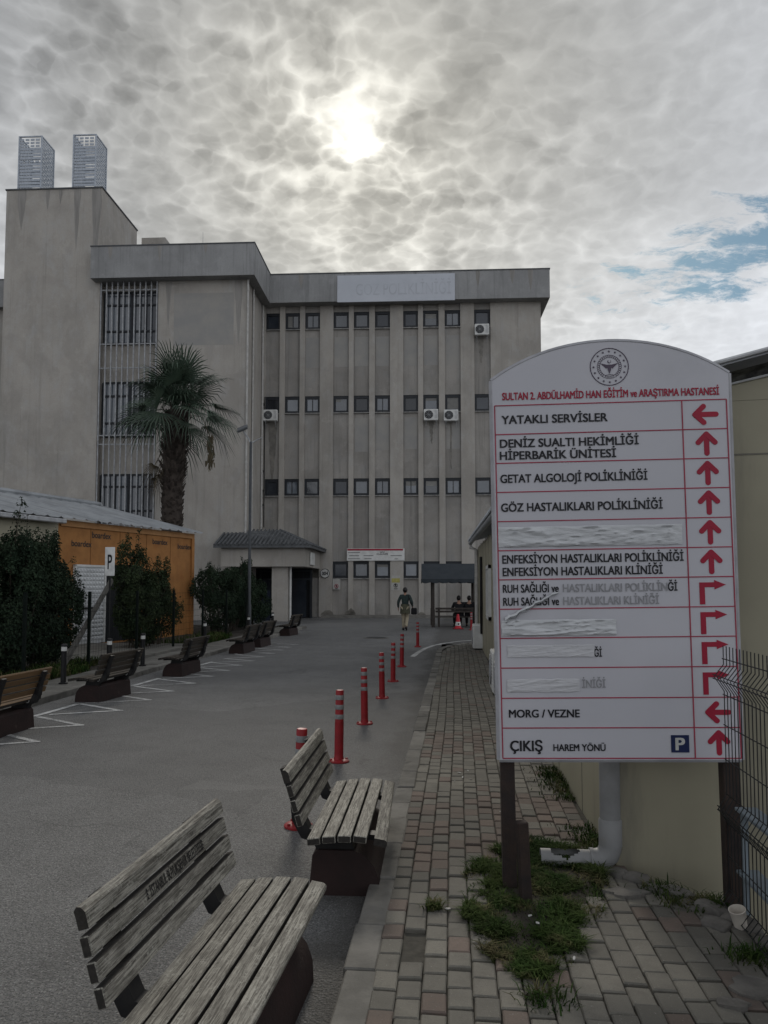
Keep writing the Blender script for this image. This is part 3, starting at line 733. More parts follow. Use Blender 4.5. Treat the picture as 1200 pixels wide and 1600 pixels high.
# facade signboard
fs = thing('facade_sign', 'long pale signboard with faded lettering on the roof parapet of the hospital', 'sign', H(0, 0), HR)
mb = MB(); mb.box(-3.55, 3.02, -.68, -.605, 17.57, 19.10, c=.01); mb.build('board', M('facade_sign_white', (0.50, 0.52, 0.56), (0.45, 0.47, 0.51), .8, rough=.5), fs)
mb = MB(); text(mb, 'GÖZ POLİKLİNİĞİ', 5.3, 0.66, lambda u, v: (-2.5 + u, -.684, 17.95 + v), .004); mb.build('lettering', M('sign_faded_letters', (0.385, 0.40, 0.432), (0.465, 0.485, 0.525), 1.7), fs, recalc=False)
# information board above the ground floor windows
ib = thing('information_board', 'wide white wall board with red heading band above the ground floor windows', 'sign', H(0, 0), HR)
mb = MB(); mb.box(-3.03, .18, -.06, -.004, 3.13, 3.81, c=.006); mb.build('board', m_white, ib)
mb = MB(); mb.box(-3.0, .1, -.064, -.05, 3.69, 3.79); mb.build('heading_band', m_signred, ib)
mb = MB()
text(mb, 'GÖZ', .26, .07, lambda u, v: (-1.18 + u, -.066, 3.57 + v), .03); mb.build('lettering', m_signink, ib, recalc=False); mb = MB(); text(mb, 'POLİKLİNİĞİ', .62, .07, lambda u, v: (-1.36 + u, -.066, 3.46 + v), .03); mb.build('lettering', m_signink, ib, recalc=False)
for (a, b, z) in [(-2.98, -2.3, 3.58), (-2.9, -2.34, 3.41), (-2.96, -2.3, 3.24), (-2.1, -1.55, 3.41), (-2.05, -1.65, 3.24), (-.6, .02, 3.41), (-.38, -.18, 3.23)]:
    mb = MB(); mb.box(a, b, -.066, -.055, z - .014, z + .014); mb.build('text_line', m_signink, ib)
def poster(loc_a, z0, wd, h, label, yellow):
    t_ = thing('poster', label, 'poster', H(loc_a, -.012, z0), HR)
    mb = MB(); mb.box(0, wd, -.008, .006, 0, h); mb.build('sheet', M('poster_paper', (0.42, 0.41, 0.38), (0.36, 0.35, 0.33), 6), t_)
    if yellow:
        mb = MB(); mb.box(.02, wd - .02, -.011, -.004, h * .52, h * .82); mb.build('yellow_panel', M('poster_yellow', (0.42, 0.38, 0.12)), t_)
    mb = MB(); pts = [(wd * .5 + .1 * math.cos(2 * PI * k / 20), -.013, h * .32 + .1 * math.sin(2 * PI * k / 20)) for k in range(20)]
    mb.tube(pts, .014, 6, closed=True); mb.tube([(wd * .5 - .07, -.013, h * .32 + .07), (wd * .5 + .07, -.013, h * .32 - .07)], .012, 6)
    mb.build('symbol', m_signink if yellow else m_signred, t_)
    mb = MB(); mb.box(wd * .5 - .03, wd * .5 + .03, -.012, -.005, h * .24, h * .42); mb.box(wd * .3, wd * .7, -.012, -.005, h * .07, h * .11); mb.build('figure', m_signink, t_)
poster(-4.0 + .18, 1.54, .42, .57, 'pale paper notice on the wall left of the ground floor windows', False)
poster(-.56, 1.5, .5, .8, 'white and yellow warning notice on the pilaster beside the walking person', True)
rs = thing('round_sign', 'small round white sign numbered 004 beside the entrance porch', 'sign', H(-4.25, -.03, 2.43), HR)
mb = MB(); mb.tube([(0, -.02, 0), (0, .02, 0)], .27, 28); mb.build('disc', m_white, rs)
mb = MB(); mb.tube([(.25 * math.cos(2 * PI * k / 28), -.022, .25 * math.sin(2 * PI * k / 28)) for k in range(28)], .018, 6, closed=True); text(mb, '004', .34, .2, lambda u, v: (-.17 + u, -.024, -.1 + v), .03)
mb.build('lettering', m_signink, rs, recalc=False)
# antenna
an = thing('antenna', 'thin rooftop mast above the parapet left of the sky', 'antenna', H(-11.72, 1, 19.28), HR)
mb = MB(); mb.cyl((0, 0, 0), (0, 0, 1.6), .035, .02, 6); mb.cyl((0, 0, 1.6), (0, 0, 3.3), .018, .008, 6); mb.build('mast', m_grille, an)
mb = MB(); mb.cyl((0, 0, 1.5), (0, 0, 2.2), .07, .05, 8); mb.build('aerial', m_grille, an)
# vent towers
def vent(a0, wd, label):
    dp, h = 1.35, 3.15
    t_ = thing('vent_tower', label, 'vent tower', H(a0, -3.6, 22.79), HR, 'metal lattice vent towers on the stair tower roof')
    f = MB()
    for x in (0, wd):
        for y in (0, dp): f.box(x - .035, x + .035, y - .035, y + .035, 0, h)
    for z in (.03, h - .03):
        f.box(.035, wd - .035, -.033, .033, z - .03, z + .03); f.box(.035, wd - .035, dp - .033, dp + .033, z - .03, z + .03)
        f.box(-.033, .033, .035, dp - .035, z - .03, z + .03); f.box(wd - .033, wd + .033, .035, dp - .035, z - .03, z + .03)
    f.build('frame', m_galv, t_)
    s_ = MB(); n = 17
    for i in range(n):
        z = .12 + i * (h - .2) / n
        gap = i > n - 4 or rng.random() < .12
        if gap:
            for k in range(4): s_.box(.05 + k * (wd - .1) / 4, .05 + (k + .72) * (wd - .1) / 4, -.01, .015, z, z + .10)
        else: s_.box(.04, wd - .04, -.01, .015, z, z + .125)
    s_.build('slatted_panel', m_galv, t_)
    g = MB(); m = 9; nz = 21
    for side in (wd, 0):
        for i in range(m + 1):
            y = .03 + i * (dp - .06) / m; g.box(side - .012, side + .012, y - .026, y + .026, .05, h - .05)
        for j in range(nz + 1):
            z = .05 + j * (h - .1) / nz; g.box(side - .0125, side + .0125, .03, dp - .03, z - .03, z + .03)
    g.build('perforated_panel', m_galv, t_)
    b_ = MB()
    for j in range(12): b_.box(.04, wd - .04, dp - .012, dp + .012, .1 + j * .25, .22 + j * .25)
    b_.build('rear_panel', m_galv, t_)
vent(-20.46, 1.24, 'lattice metal vent tower at the outer left end of the roof')
vent(-17.46, 1.22, 'lattice metal vent tower nearer the roof corner of the stair tower')

# air conditioners
AC = None
def make_ac():
    t_ = thing('air_conditioner', '', 'air conditioner')
    mb = MB(); mb.box(-.40, .40, -.28, 0, 0, .62, c=.02); mb.build('casing', m_white, t_, smooth=30)
    mb = MB(); pr = [(-.12, -.285, .31)]
    mb.tube([(-.12, -.281, .31), (-.12, -.286, .31)], .235, 24); mb.build('fan_opening', m_dark, t_)
    mb = MB()
    for ra in (.235, .17, .10, .04): mb.tube([(-.12 + ra * math.cos(2 * PI * k / 20), -.292, .31 + ra * math.sin(2 * PI * k / 20)) for k in range(20)], .008, 5, closed=True)
    for k in range(8): mb.tube([(-.12, -.292, .31), (-.12 + .235 * math.cos(PI * k / 4), -.292, .31 + .235 * math.sin(PI * k / 4))], .006, 4)
    mb.build('fan_grille', m_grille, t_)
    mb = MB()
    for z in [.12 + .05 * i for i in range(9)]: mb.box(.20, .36, -.285, -.275, z, z + .02)
    mb.build('louvre', m_grille, t_)
    return t_
def brackets(t_):
    for x in (-.28, .28):
        mb = MB(); mb.box(x - .02, x + .02, -.30, .06, -.05, -.005); mb.tube([(x, -.26, -.03), (x, .05, -.32)], .018, 5); mb.build('bracket', m_grille, t_)
ac0 = make_ac(); brackets(ac0)
acs = [((4.52, -.08, 15.70), 'white air conditioner below the rightmost top floor window'), ((-7.35, -.08, 11.0), 'white air conditioner in the corner of the wing, above the lamp post'),
       ((1.67, -.08, 10.92), 'white air conditioner below a second row window, left one of a close pair'), ((2.78, -.08, 10.88), 'white air conditioner above a long dark drip stain, right one of a close pair')]
for i, ((a, d, z), lb) in enumerate(acs):
    if i == 0: ac0.location = H(a, d, z); ac0.rotation_euler = (0, 0, HR); ac0['label'] = lb; ac0['group'] = 'air conditioners on the hospital facade'
    else: dup(ac0, H(a, d, z), (0, 0, HR), lb, 'air conditioners on the hospital facade')
ac1 = make_ac(); ac1.location = (0.72, 20.75, 0.10); ac1.rotation_euler = (0, 0, -PI / 2); ac1['label'] = 'air conditioner standing below the downpipe at the far corner of the cream cabin'; ac1['group'] = 'air conditioners along the cream cabin'
mb = MB()
for x in (-.3, .3): mb.box(x - .05, x + .05, -.26, -.02, -.03, 0)
mb.build('foot', m_black, ac1)
dup(ac1, (0.83, 12.4, 0.10), (0, 0, -PI / 2), 'air conditioner against the cream cabin, farther one of the two beside the sign')
dup(ac1, (0.845, 11.2, 0.10), (0, 0, -PI / 2), 'air conditioner against the cream cabin, nearer one of the two beside the sign')
# long drip stain pieces under facade units
m_streak = M('rain_streak', (0.215, 0.205, 0.19), (0.295, 0.28, 0.26), 2.2, rough=.95, stretch=(3, 3, .3))
for (a, d, z1, L, wd) in [(-20.0, -4.023, 22.7, 2.2, .5), (-18.6, -4.023, 22.7, 1.1, .25), (-17.0, -4.023, 22.7, 3.4, .35), (-15.95, -4.023, 22.7, 4.6, .5), (-17.9, -4.023, 22.7, .8, .2), (-14.9, -4.603, 19.26, .7, .25), (-12.3, -4.603, 19.26, .9, .2), (-9.9, -4.603, 19.26, .5, .2), (4.3, -.603, 19.24, 1.0, .25), (6.2, -.603, 19.24, .8, .3), (7.2, -.603, 19.24, 1.2, .3), (-5.6, -.603, 19.24, .8, .3), (-12.0, -4.003, 17.6, 2.5, .3), (-8.3, -4.003, 17.6, 3.5, .4)]:
    mb = MB(); n = 16; ph = rng.uniform(0, 9); q = []
    for sgn_ in (-1, 1):
        ks = range(n + 1) if sgn_ < 0 else range(n, -1, -1)
        for k in ks: f = k / n; q.append((a + sgn_ * wd * .5 * (1 - f ** 1.6) * (1 + .35 * mnoise.noise((ph + f * 3, sgn_ * 5.0, 0))), z1 - L * f))
    mb.prism(q, lambda x, z: (x, d, z), lambda x, z: (x, d + .02, z))
    mb.build('rain_streak', m_streak, hos)
m_drip = M('drip_stain', (0.14, 0.132, 0.12), (0.23, 0.215, 0.19), 3, rough=.95)
for (a, z1, L, wd) in [(2.78, 10.85, 2.6, .12), (-7.3, 10.95, 3.2, .5), (4.5, 15.65, 1.4, .3), (1.7, 10.9, 1.2, .25)]:
    mb = MB(); n = 14; q = []
    for k in range(n + 1): q.append((a - wd * (.5 - .35 * k / n) + rng.uniform(-.03, .03), z1 - L * k / n))
    for k in range(n, -1, -1): q.append((a + wd * (.5 - .35 * k / n) + rng.uniform(-.03, .03), z1 - L * k / n))
    mb.prism(q, lambda x, z: (x, .123, z), lambda x, z: (x, .15, z))
    mb.build('drip_stain', m_drip, hos)
#--SECTION3--
# ================================================================== DIRECTION SIGN
th, ro = R(1.6), 0.0147
sgx = Vector((math.cos(th) * math.cos(ro), math.sin(th) * math.cos(ro), math.sin(ro))); sgn = Vector((-math.sin(th), math.cos(th), 0)); sgz = sgx.cross(sgn)
S0 = Vector((.23, 4.40, .78)); ZB = .78
sg = thing('direction_sign', 'large white arched hospital direction board with red arrows on two posts', 'sign', S0 - sgz * ZB, (0, -ro, th))
arc = []
for k in range(25):
    x = 1.345 - k * (1.345 - .012) / 24; u = (x - .68) / .667
    arc.append((x, 2.148 + .208 * (math.sqrt(max(0, 1.52 ** 2 - (u * 1.0) ** 2)) - math.sqrt(1.52 ** 2 - 1)) / (1.52 - math.sqrt(1.52 ** 2 - 1))))
outl = [(0.008, -.003), (1.330, -.003)] + arc
mb = MB(); mb.prism([(x, z + ZB) for x, z in outl], lambda x, z: (x, 0, z), lambda x, z: (x, .028, z)); mb.build('panel', m_signw, sg)
mb = MB()
for i in range(len(outl)):
    a, b = outl[i], outl[(i + 1) % len(outl)]; mb.tube([(a[0], .014, a[1] + ZB), (b[0], .014, b[1] + ZB)], .0165, 6)
mb.build('edge_trim', M('sign_trim', (0.36, 0.36, 0.38), rough=.4), sg)
for x0, x1 in ((.016, .094), (1.236, 1.328)):
    mb = MB(); mb.box(x0, x1, .032, .112, -.03, 2.1 + ZB, c=.004); mb.build('post', m_post, sg)
Y1 = -.0025
rows = [2.0, 1.833, 1.667, 1.500, 1.333, 1.167, 1.002, .836, .672, .506, .338, .173, .006]
mb = MB()
for z in rows: mb.box(.027, 1.324, Y1, .004, z - .0030 + ZB, z + .0030 + ZB)
for x in (.027, 1.078, 1.324): mb.box(x - .0030, x + .0030, Y1 - .0008, .004, rows[-1] + ZB, rows[0] + ZB)
mb.build('grid_line', m_signline, sg)
def sf(x0, z0, slope=0.0): return lambda u, v: (x0 + u, Y1 - .0012, z0 + ZB + v + slope * u)
title = MB(); text(title, 'SULTAN 2. ABDÜLHAMİD HAN EĞİTİM ve ARAŞTIRMA HASTANESİ', 1.213, .042, sf(.072, 2.032, -.004), .030)
title.build('heading_lettering', m_signred, sg, recalc=False)
T = [('YATAKLI SERVİSLER', .066, .661, 1.894, .047), ('DENİZ SUALTI HEKİMLİĞİ', .053, .830, 1.757, .047), ('HİPERBARİK ÜNİTESİ', .051, .702, 1.687, .047),
     ('GETAT ALGOLOJİ POLİKLİNİĞİ', .051, .872, 1.554, .047), ('GÖZ HASTALIKLARI POLİKLİNİĞİ', .051, .950, 1.389, .047),
     ('ENFEKSİYON HASTALIKLARI POLİKLİNİĞİ', .051, 1.054, 1.094, .047), ('ENFEKSİYON HASTALIKLARI KLİNİĞİ', .051, .937, 1.023, .047),
     ('RUH SAĞLIĞI ve', .050, .360, .929, .045), ('RUH SAĞLIĞI ve', .050, .360, .856, .045), ('Ğİ', .965, 1.014, .928, .045),
     ('Ğİ', .548, .588, .566, .042), ('MORG / VEZNE', .067, .456, .232, .043), ('ÇIKIŞ', .070, .246, .047, .057), ('HAREM YÖNÜ', .308, .592, .047, .037)]
for body, x0, x1, z, cap in T:
    mb = MB(); text(mb, body, x1 - x0, cap, sf(x0, z), .027); mb.build('lettering', m_signink, sg, recalc=False)
for body, x0, x1, z, cap in [('HASTALIKLARI POLİKLİN', .385, .960, .928, .045), ('HASTALIKLARI KLİNİĞİ', .385, .911, .856, .045), ('İNİĞİ', .476, .603, .394, .044)]:
    mb = MB(); text(mb, body, x1 - x0, cap, sf(x0, z), .024); mb.build('faded_lettering', m_signfade, sg, recalc=False)
mb = MB(); mb.box(.950, 1.047, Y1 - .001, .003, .038 + ZB, .132 + ZB); mb.build('parking_square', m_signblue, sg)
mb = MB(); text(mb, 'P', .046, .066, lambda u, v: (.975 + u, Y1 - .0025, .052 + ZB + v), .03); mb.build('parking_letter', m_litter, sg, recalc=False)
def capsule(mb, a, b, w, y):
    a = Vector(a); b = Vector(b); d = (b - a).normalized(); n = Vector((-d.y, d.x)); q = []
    for k in range(9): t_ = PI * k / 8; q.append(b + n * w * math.cos(t_) + d * w * math.sin(t_))
    for k in range(9): t_ = PI * k / 8; q.append(a - n * w * math.cos(t_) - d * w * math.sin(t_))
    mb.prism([(p_.x, p_.y) for p_ in q], lambda x, z: (x, y, z + ZB), lambda x, z: (x, y + .004, z + ZB))
def arrow(cx, cz, ang, L=.145):
    mb = MB(); w = .0145
    def P_(u, v): return (cx + u * math.cos(ang) - v * math.sin(ang), cz + u * math.sin(ang) + v * math.cos(ang))
    capsule(mb, P_(-L / 2 + w, 0), P_(L / 2 - w, 0), w, Y1); capsule(mb, P_(L / 2 - w, 0), P_(L / 2 - .062, .046), w, Y1 - .0006); capsule(mb, P_(L / 2 - w, 0), P_(L / 2 - .062, -.046), w, Y1 - .0012)
    mb.build('arrow', m_signred, sg)
def turn(cx, cz):
    mb = MB(); q = [(-.07, -.062), (-.041, -.062), (-.041, .033), (.012, .033), (.012, .020), (.075, .046), (.012, .072), (.012, .060), (-.07, .060)]
    mb.prism([(cx + a, cz + b) for a, b in q], lambda x, z: (x, Y1, z + ZB), lambda x, z: (x, Y1 + .004, z + ZB)); mb.build('arrow', m_signred, sg)
mid = [(rows[i] + rows[i + 1]) / 2 for i in range(12)]
arrow(1.206, mid[0], PI)
for i in range(1, 6): arrow(1.206, mid[i], PI / 2, .138)
for i in range(6, 10): turn(1.205, mid[i] - .008)
arrow(1.210, mid[10], PI, .140); arrow(1.208, mid[11], PI / 2, .138)
# emblem
mb = MB(); cx, cz = .682, 2.207
def ring(r_, w, y=Y1, n=48): mb.tube([(cx + r_ * math.cos(2 * PI * k / n), y + .0015, cz + ZB + r_ * math.sin(2 * PI * k / n)) for k in range(n)], w, 5, closed=True)
ring(.107, .0030); ring(.068, .0014); ring(.054, .0016)
for k in range(16):
    a = PI / 2 + 2 * PI * k / 16; px, pz = cx + .089 * math.cos(a), cz + .089 * math.sin(a); q = []
    for j in range(10): rr = .0072 if j % 2 == 0 else .0034; q.append((px + rr * math.cos(a + PI * j / 5), pz + rr * math.sin(a + PI * j / 5)))
    mb.prism(q, lambda x, z: (x, Y1, z + ZB), lambda x, z: (x, .003, z + ZB))
for k in range(34):
    a = 2 * PI * k / 34
    if abs(math.sin(a) + 1) < .12: continue
    Mx = Matrix.Translation((cx + .061 * math.cos(a), Y1, cz + ZB + .061 * math.sin(a))) @ Matrix.Rotation(-a, 4, 'Y'); mb.box(-.0042, .0042, 0, .003, -.0020, .0020, M=Mx)
for sgnx in (-1, 1):
    for j in range(5):
        q = [(cx + sgnx * .006, cz + .010 - j * .003), (cx + sgnx * (.047 - j * .006), cz + .020 - j * .006), (cx + sgnx * (.044 - j * .006), cz + .014 - j * .006), (cx + sgnx * .006, cz + .006 - j * .003)]
        mb.prism(q, lambda x, z: (x, Y1, z + ZB), lambda x, z: (x, .003, z + ZB))
q = [(cx - .012, cz + .012), (cx + .012, cz + .012), (cx + .009, cz - .018), (cx, cz - .042), (cx - .009, cz - .018)]
mb.prism(q, lambda x, z: (x, Y1 - .0004, z + ZB), lambda x, z: (x, .003, z + ZB))
q = [(cx + .010 * math.cos(t_), cz + .030 + .010 * math.sin(t_)) for t_ in [PI * (.75 + 1.5 * k / 10) for k in range(11)]] + [(cx + .002 + .0075 * math.cos(t_), cz + .031 + .0075 * math.sin(t_)) for t_ in [PI * (2.25 - 1.5 * k / 10) for k in range(11)]]
mb.prism(q, lambda x, z: (x, Y1, z + ZB), lambda x, z: (x, .003, z + ZB))
mb.tube([(cx + .026 * math.cos(t_), Y1 + .001, cz + ZB - .053 + .008 * math.sin(t_)) for t_ in [2 * PI * k / 16 for k in range(16)]], .0012, 4, closed=True)
mb.build('emblem', m_emblem, sg)
# tapes: crumpled strips stuck over some rows
def tape(x0, x1, z0, z1, amp, seed, name='tape', mat=None, peel=None):
    nx, nz = 70, 14; mb = MB(); g = random.Random(seed); ph = g.uniform(0, 9)
    for j in range(nz + 1):
        for i in range(nx + 1):
            u, v = i / nx, j / nz; x = x0 + u * (x1 - x0); z = z0 + v * (z1 - z0)
            n1 = mnoise.noise((x * 4 + ph, z * 46 + x * 9 * math.sin(ph), seed)); n2 = mnoise.noise((x * 13, z * 80, seed + 4))
            rg = abs(mnoise.noise((x * 2.6 + z * 5, z * 44 - x * 5, seed + 8)))
            y = Y1 - .002 - amp * (0.6 + .7 * n1 + .3 * n2 + 1.6 * max(0, .12 - rg) / .12)
            ed = min(u, 1 - u, v, 1 - v) * 12
            y = Y1 - .0015 + (y - Y1 + .0015) * min(1, ed + .15)
            zz = z + (.004 * n2 if 0 < j < nz else .005 * mnoise.noise((x * 12, j, seed)))
            mb.v.append((x + (.004 * n2), y, zz + ZB)); mb.r.append(0)
    for j in range(nz):
        for i in range(nx): mb.f.append((j * (nx + 1) + i, j * (nx + 1) + i + 1, (j + 1) * (nx + 1) + i + 1, (j + 1) * (nx + 1) + i))
    mb.build(name, mat or m_tape, sg, smooth=55, recalc=False)
m_tape2 = M('tape_thin_white', (0.50, 0.50, 0.515), (0.43, 0.43, 0.445), 6, rough=.4, stretch=(.5, 1, 6), bump=.4, bscale=20)
tape(.030, 1.052, 1.186, 1.300, .0055, 3)
tape(.036, .673, .685, .775, .0058, 5)
tape(.066, .548, .566, .634, .0018, 8, mat=m_tape2); tape(.060, .462, .372, .446, .0018, 11, mat=m_tape2)
# peeling film hanging across two rows
mb = MB(); n = 40
for i in range(n + 1):
    u = i / n; x = .055 + u * .30; zc = .775 + u * .155
    for j in range(9):
        a = j / 8 * 2 * PI * .85; rr = (.016 - .009 * u) * (1 + .25 * math.sin(i * .9))
        mb.v.append((x + .004 * math.sin(i), Y1 - .013 - rr * math.cos(a) * .8, zc + ZB + rr * math.sin(a) + .003 * math.sin(i * .6))); mb.r.append(0)
for i in range(n):
    for j in range(8): mb.f.append((i * 9 + j, i * 9 + j + 1, (i + 1) * 9 + j + 1, (i + 1) * 9 + j))
mb.build('peeling_film', m_tape, sg, smooth=60, recalc=False)
# short stake beside the left post
mb = MB(); mb.box(-.03, .03, -.028, .028, 0, .46, c=.006)
tag(mb.build('stake', m_post, smooth=30), 'short dark stake in the grass right beside the left sign post', 'stake'); o = bpy.data.objects['stake']; o.location = (.365, 4.27, .03); o.rotation_euler = (R(2), R(-3), R(12))

# ================================================================== BENCHES
def shade_slat_faces(o, ax=None):  # colours slat ends dark, and edge faces too as painted gap shade
    o.data.materials.append(m_wood_end_shade)
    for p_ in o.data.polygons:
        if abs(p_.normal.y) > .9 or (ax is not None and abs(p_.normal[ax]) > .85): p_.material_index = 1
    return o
def make_bench(wood, label, group, lettering=None, gapfront=False):
    t_ = thing('bench', label, 'bench', group=group)
    L = .63
    b = MB(); prof = [(-.20, 0), (.205, 0), (.20, .09), (.175, .16), (.13, .215), (.06, .25), (-.15, .25), (-.18, .22)]
    b.prism(prof, lambda x, z: (x, -.47, z), lambda x, z: (x, .47, z))
    b.build('base', m_brown, t_, smooth=25)
    for y in (-.41, .41):
        br = MB(); pts = [(.20, .318), (.08, .325), (-.06, .318), (-.15, .312), (-.225, .335), (-.270, .42), (-.298, .52), (-.328, .61), (-.360, .70)]
        n = len(pts); up = []; dn = []
        for i in range(n):
            d = Vector((pts[min(i + 1, n - 1)][0] - pts[max(i - 1, 0)][0], pts[min(i + 1, n - 1)][1] - pts[max(i - 1, 0)][1])).normalized(); nn = Vector((-d.y, d.x))
            w_ = .015 + (.020 if 3 <= i <= 5 else 0)
            up.append((pts[i][0] + nn.x * w_, pts[i][1] + nn.y * w_)); dn.append((pts[i][0] - nn.x * w_, pts[i][1] - nn.y * w_))
        for i in range(n - 1):
            q = [up[i], up[i + 1], dn[i + 1], dn[i]]; br.prism(q, lambda x, z: (x, y - .04, z), lambda x, z: (x, y + .04, z))
        br.prism([(-.16, .24), (.06, .24), (.03, .325), (-.19, .325)], lambda x, z: (x, y - .035, z), lambda x, z: (x, y + .035, z))
        bo = br.build('bracket', m_black, t_)
        bt = MB(); bt.tube([(-.165, y - .052, .335), (-.165, y + .052, .335)], .022, 14); bt.build('bolt_cap', m_white, bo)
    # seat slats
    ws, g = .073, .012
    zs = [.366, .379, .385, .382, .368]; tl = [R(-7), R(-4), R(0), R(5), R(9)]
    for i in range(5):
        x = -.185 + ws / 2 + i * (ws + g) + (.014 if gapfront and i == 4 else 0)
        m = MB(); Mx = Matrix.Translation((x, rng.uniform(-.008, .008), zs[i] - .019)) @ Matrix.Rotation(R(1.3) if gapfront and i == 4 else 0, 4, 'Z') @ Matrix.Rotation(tl[i], 4, 'Y')
        if i == 4:
            q = [(-ws / 2, -.019), (ws / 2 - .004, -.021), (ws / 2, -.010), (ws / 2, .006), (ws / 2 - .006, .014), (ws / 2 - .018, .019), (-ws / 2, .019)]
            m.prism(q, lambda a, c: Mx @ Vector((a, -L, c)), lambda a, c: Mx @ Vector((a, L, c)), rng.random())
        else: m.box(-ws / 2, ws / 2, -L, L, -.019, .019, rng.random(), Mx, .004)
        shade_slat_faces(m.build('seat_slat', wood, t_, smooth=30), 0 if i < 4 else None)
    # back slats, bottom to top
    ws, g = .0655, .017; d = Vector((-.30, 1)).normalized(); slat2 = None
    for i in range(4):
        s_ = ws / 2 + i * (ws + g); cx_ = -.222 + d.x * s_; cz_ = .426 + d.y * s_
        ang = math.atan2(-d.x, d.y)
        Mx = Matrix.Translation((cx_, rng.uniform(-.008, .008), cz_)) @ Matrix.Rotation(-ang, 4, 'Y')
        m = MB()
        if i == 3:
            q = [(-.019, -ws / 2), (.017, -ws / 2), (.018, ws / 2 - .014), (.006, ws / 2 + .004), (-.008, ws / 2 + .008), (-.020, ws / 2 - .004), (-.019, ws / 2 - .02)]
            m.prism(q, lambda a, c: Mx @ Vector((a, -L, c)), lambda a, c: Mx @ Vector((a, L, c)), rng.random())
        else: m.box(-.017, .017, -L, L, -ws / 2, ws / 2, rng.random(), Mx, .004)
        so_ = shade_slat_faces(m.build('back_slat', wood, t_, smooth=30), 2 if i < 3 else None)
        if i == 2 and lettering:
            lt = MB(); f = lambda u, v: Mx @ Vector((.0184, -.20 + u, -.019 + v))
            text(lt, lettering, .52, .040, f, .010)
            for uu in (-.235, .315):
                for k in range(3): lt.add([Mx @ Vector((.0184, uu + dx, -.02 + k * .014 + dz)) for dx, dz in ((0, 0), (.011, .004), (.022, 0), (.011, .016))], [(0, 1, 2, 3)])
            lt.build('lettering', m_signink, so_, recalc=False)
    return t_
b1 = make_bench(m_wood, 'weathered grey slatted bench in the foreground, with burnt lettering on its backrest', 'weathered benches beside the right kerb', 'İSTANBUL BÜYÜKŞEHİR BELEDİYESİ')
b1.location = (-.86, 3.01, 0); b1.rotation_euler = (0, 0, R(-2.2))
b2 = make_bench(m_wood, 'weathered grey bench second from the camera, front seat slat standing apart from the rest', 'weathered benches beside the right kerb', None, True)
b2.location = (-.652, 4.88, 0); b2.rotation_euler = (0, 0, R(1.4))
bl = make_bench(m_wooddark, '', 'benches along the left kerb')
bA = make_bench(m_woodbrown, 'brown slatted bench cut by the left picture edge, nearest on the left kerb', 'benches along the left kerb')
bA.location = (-5.42, 8.72, 0); bA.rotation_euler = (0, 0, PI + R(-2))
left = [(-5.48, 11.66, R(-5), 'dark bench between two black bollards on the left kerb, white zigzag lines beside it'),
        (-5.42, 14.95, R(-3), 'dark bench in front of the narrow leafy bush, third along the left kerb'),
        (-5.60, 19.9, R(-3), 'dark bench at the foot of the lamp post, nearer of a tight pair'),
        (-5.66, 21.9, R(-4), 'dark bench just behind the bench at the lamp post'),
        (-5.90, 26.9, R(-6), 'farthest dark bench on the left kerb, in front of the entrance porch')]
for i, (x, y, r_, lb) in enumerate(left):
    if i == 0: bl.location = (x, y, 0); bl.rotation_euler = (0, 0, PI + r_); bl['label'] = lb
    else: dup(bl, (x, y, 0), (0, 0, PI + r_), lb)

# ================================================================== POSTS, BOLLARDS, CONES
def make_delineator():
    t_ = thing('flexible_post', '', 'traffic post', group='red flexible posts along the road')
    mb = MB(); mb.lathe([(.105, 0), (.105, .012), (.09, .022), (.05, .026)], n=24)
    for k in range(4):
        a = PI / 4 + k * PI / 2; mb.lathe([(.013, .018), (.013, .032), (.006, .036)], (.083 * math.cos(a), .083 * math.sin(a), 0), 8)
    mb.build('base_plate', m_post_red, t_, smooth=40)
    mb = MB(); pr = [(.052, .026), (.046, .05)]
    for i in range(14): z = .07 + i * .022; pr += [(.0455, z), (.0435, z + .008), (.0455, z + .016)]
    pr += [(.043, .40), (.040, .698), (.036, .704), (.02, .700)]
    mb.lathe(pr, n=22); po_ = mb.build('post', m_post_red, t_, smooth=40)
    for z in (.42, .515, .61):
        mb = MB(); mb.lathe([(.0430, z), (.0437, z + .002), (.0430, z + .044), (.0422, z + .046)], n=22); mb.build('reflective_band', m_reflect, t_, smooth=40)
    return t_
dl = make_delineator()
dels = [(-1.15, 5.62, R(1.8), 'red flexible post half hidden behind the second bench backrest'), (-1.17, 7.69, R(1.6), 'nearest full red flexible post, just beyond the second bench'), (-1.16, 9.79, R(1), 'red flexible post, next one beyond the nearest full post'),
        (-1.15, 12.02, R(1.2), 'red flexible post in the middle of the row, third fully visible one'), (-1.15, 14.11, R(.6), 'red flexible post, fourth fully visible one from the camera'), (-1.17, 16.66, R(.8), 'red flexible post level with the start of the kerb curve, fifth fully visible one'),
        (-1.09, 22.05, R(0), 'last red flexible post of the row, standing by the white curved line')]
for i, (x, y, tl_, lb) in enumerate(dels):
    if i == 0: dl.location = (x, y, 0); dl.rotation_euler = (0, tl_, 0); dl['label'] = lb
    else: dup(dl, (x, y, 0), (0, tl_, i * 1.3), lb)
dup(dl, (.60, 30.6, 0), (0, 0, .4), 'red flexible post beside the traffic cone, at the cabin end of the shelter')
cn = thing('traffic_cone', 'red traffic cone with a white patch in front of the dark shelter', 'traffic cone', (.08, 31.25, 0), .2)
mb = MB(); mb.box(-.19, .19, -.19, .19, 0, .045, c=.012); mb.build('foot', m_post_red, cn, smooth=30)
mb = MB(); mb.lathe([(.145, .045), (.125, .08), (.09, .30), (.045, .58), (.035, .60), (.02, .60)], n=20); mb.build('cone', M('cone_red', (0.50, 0.022, 0.035), rough=.5), cn, smooth=40)
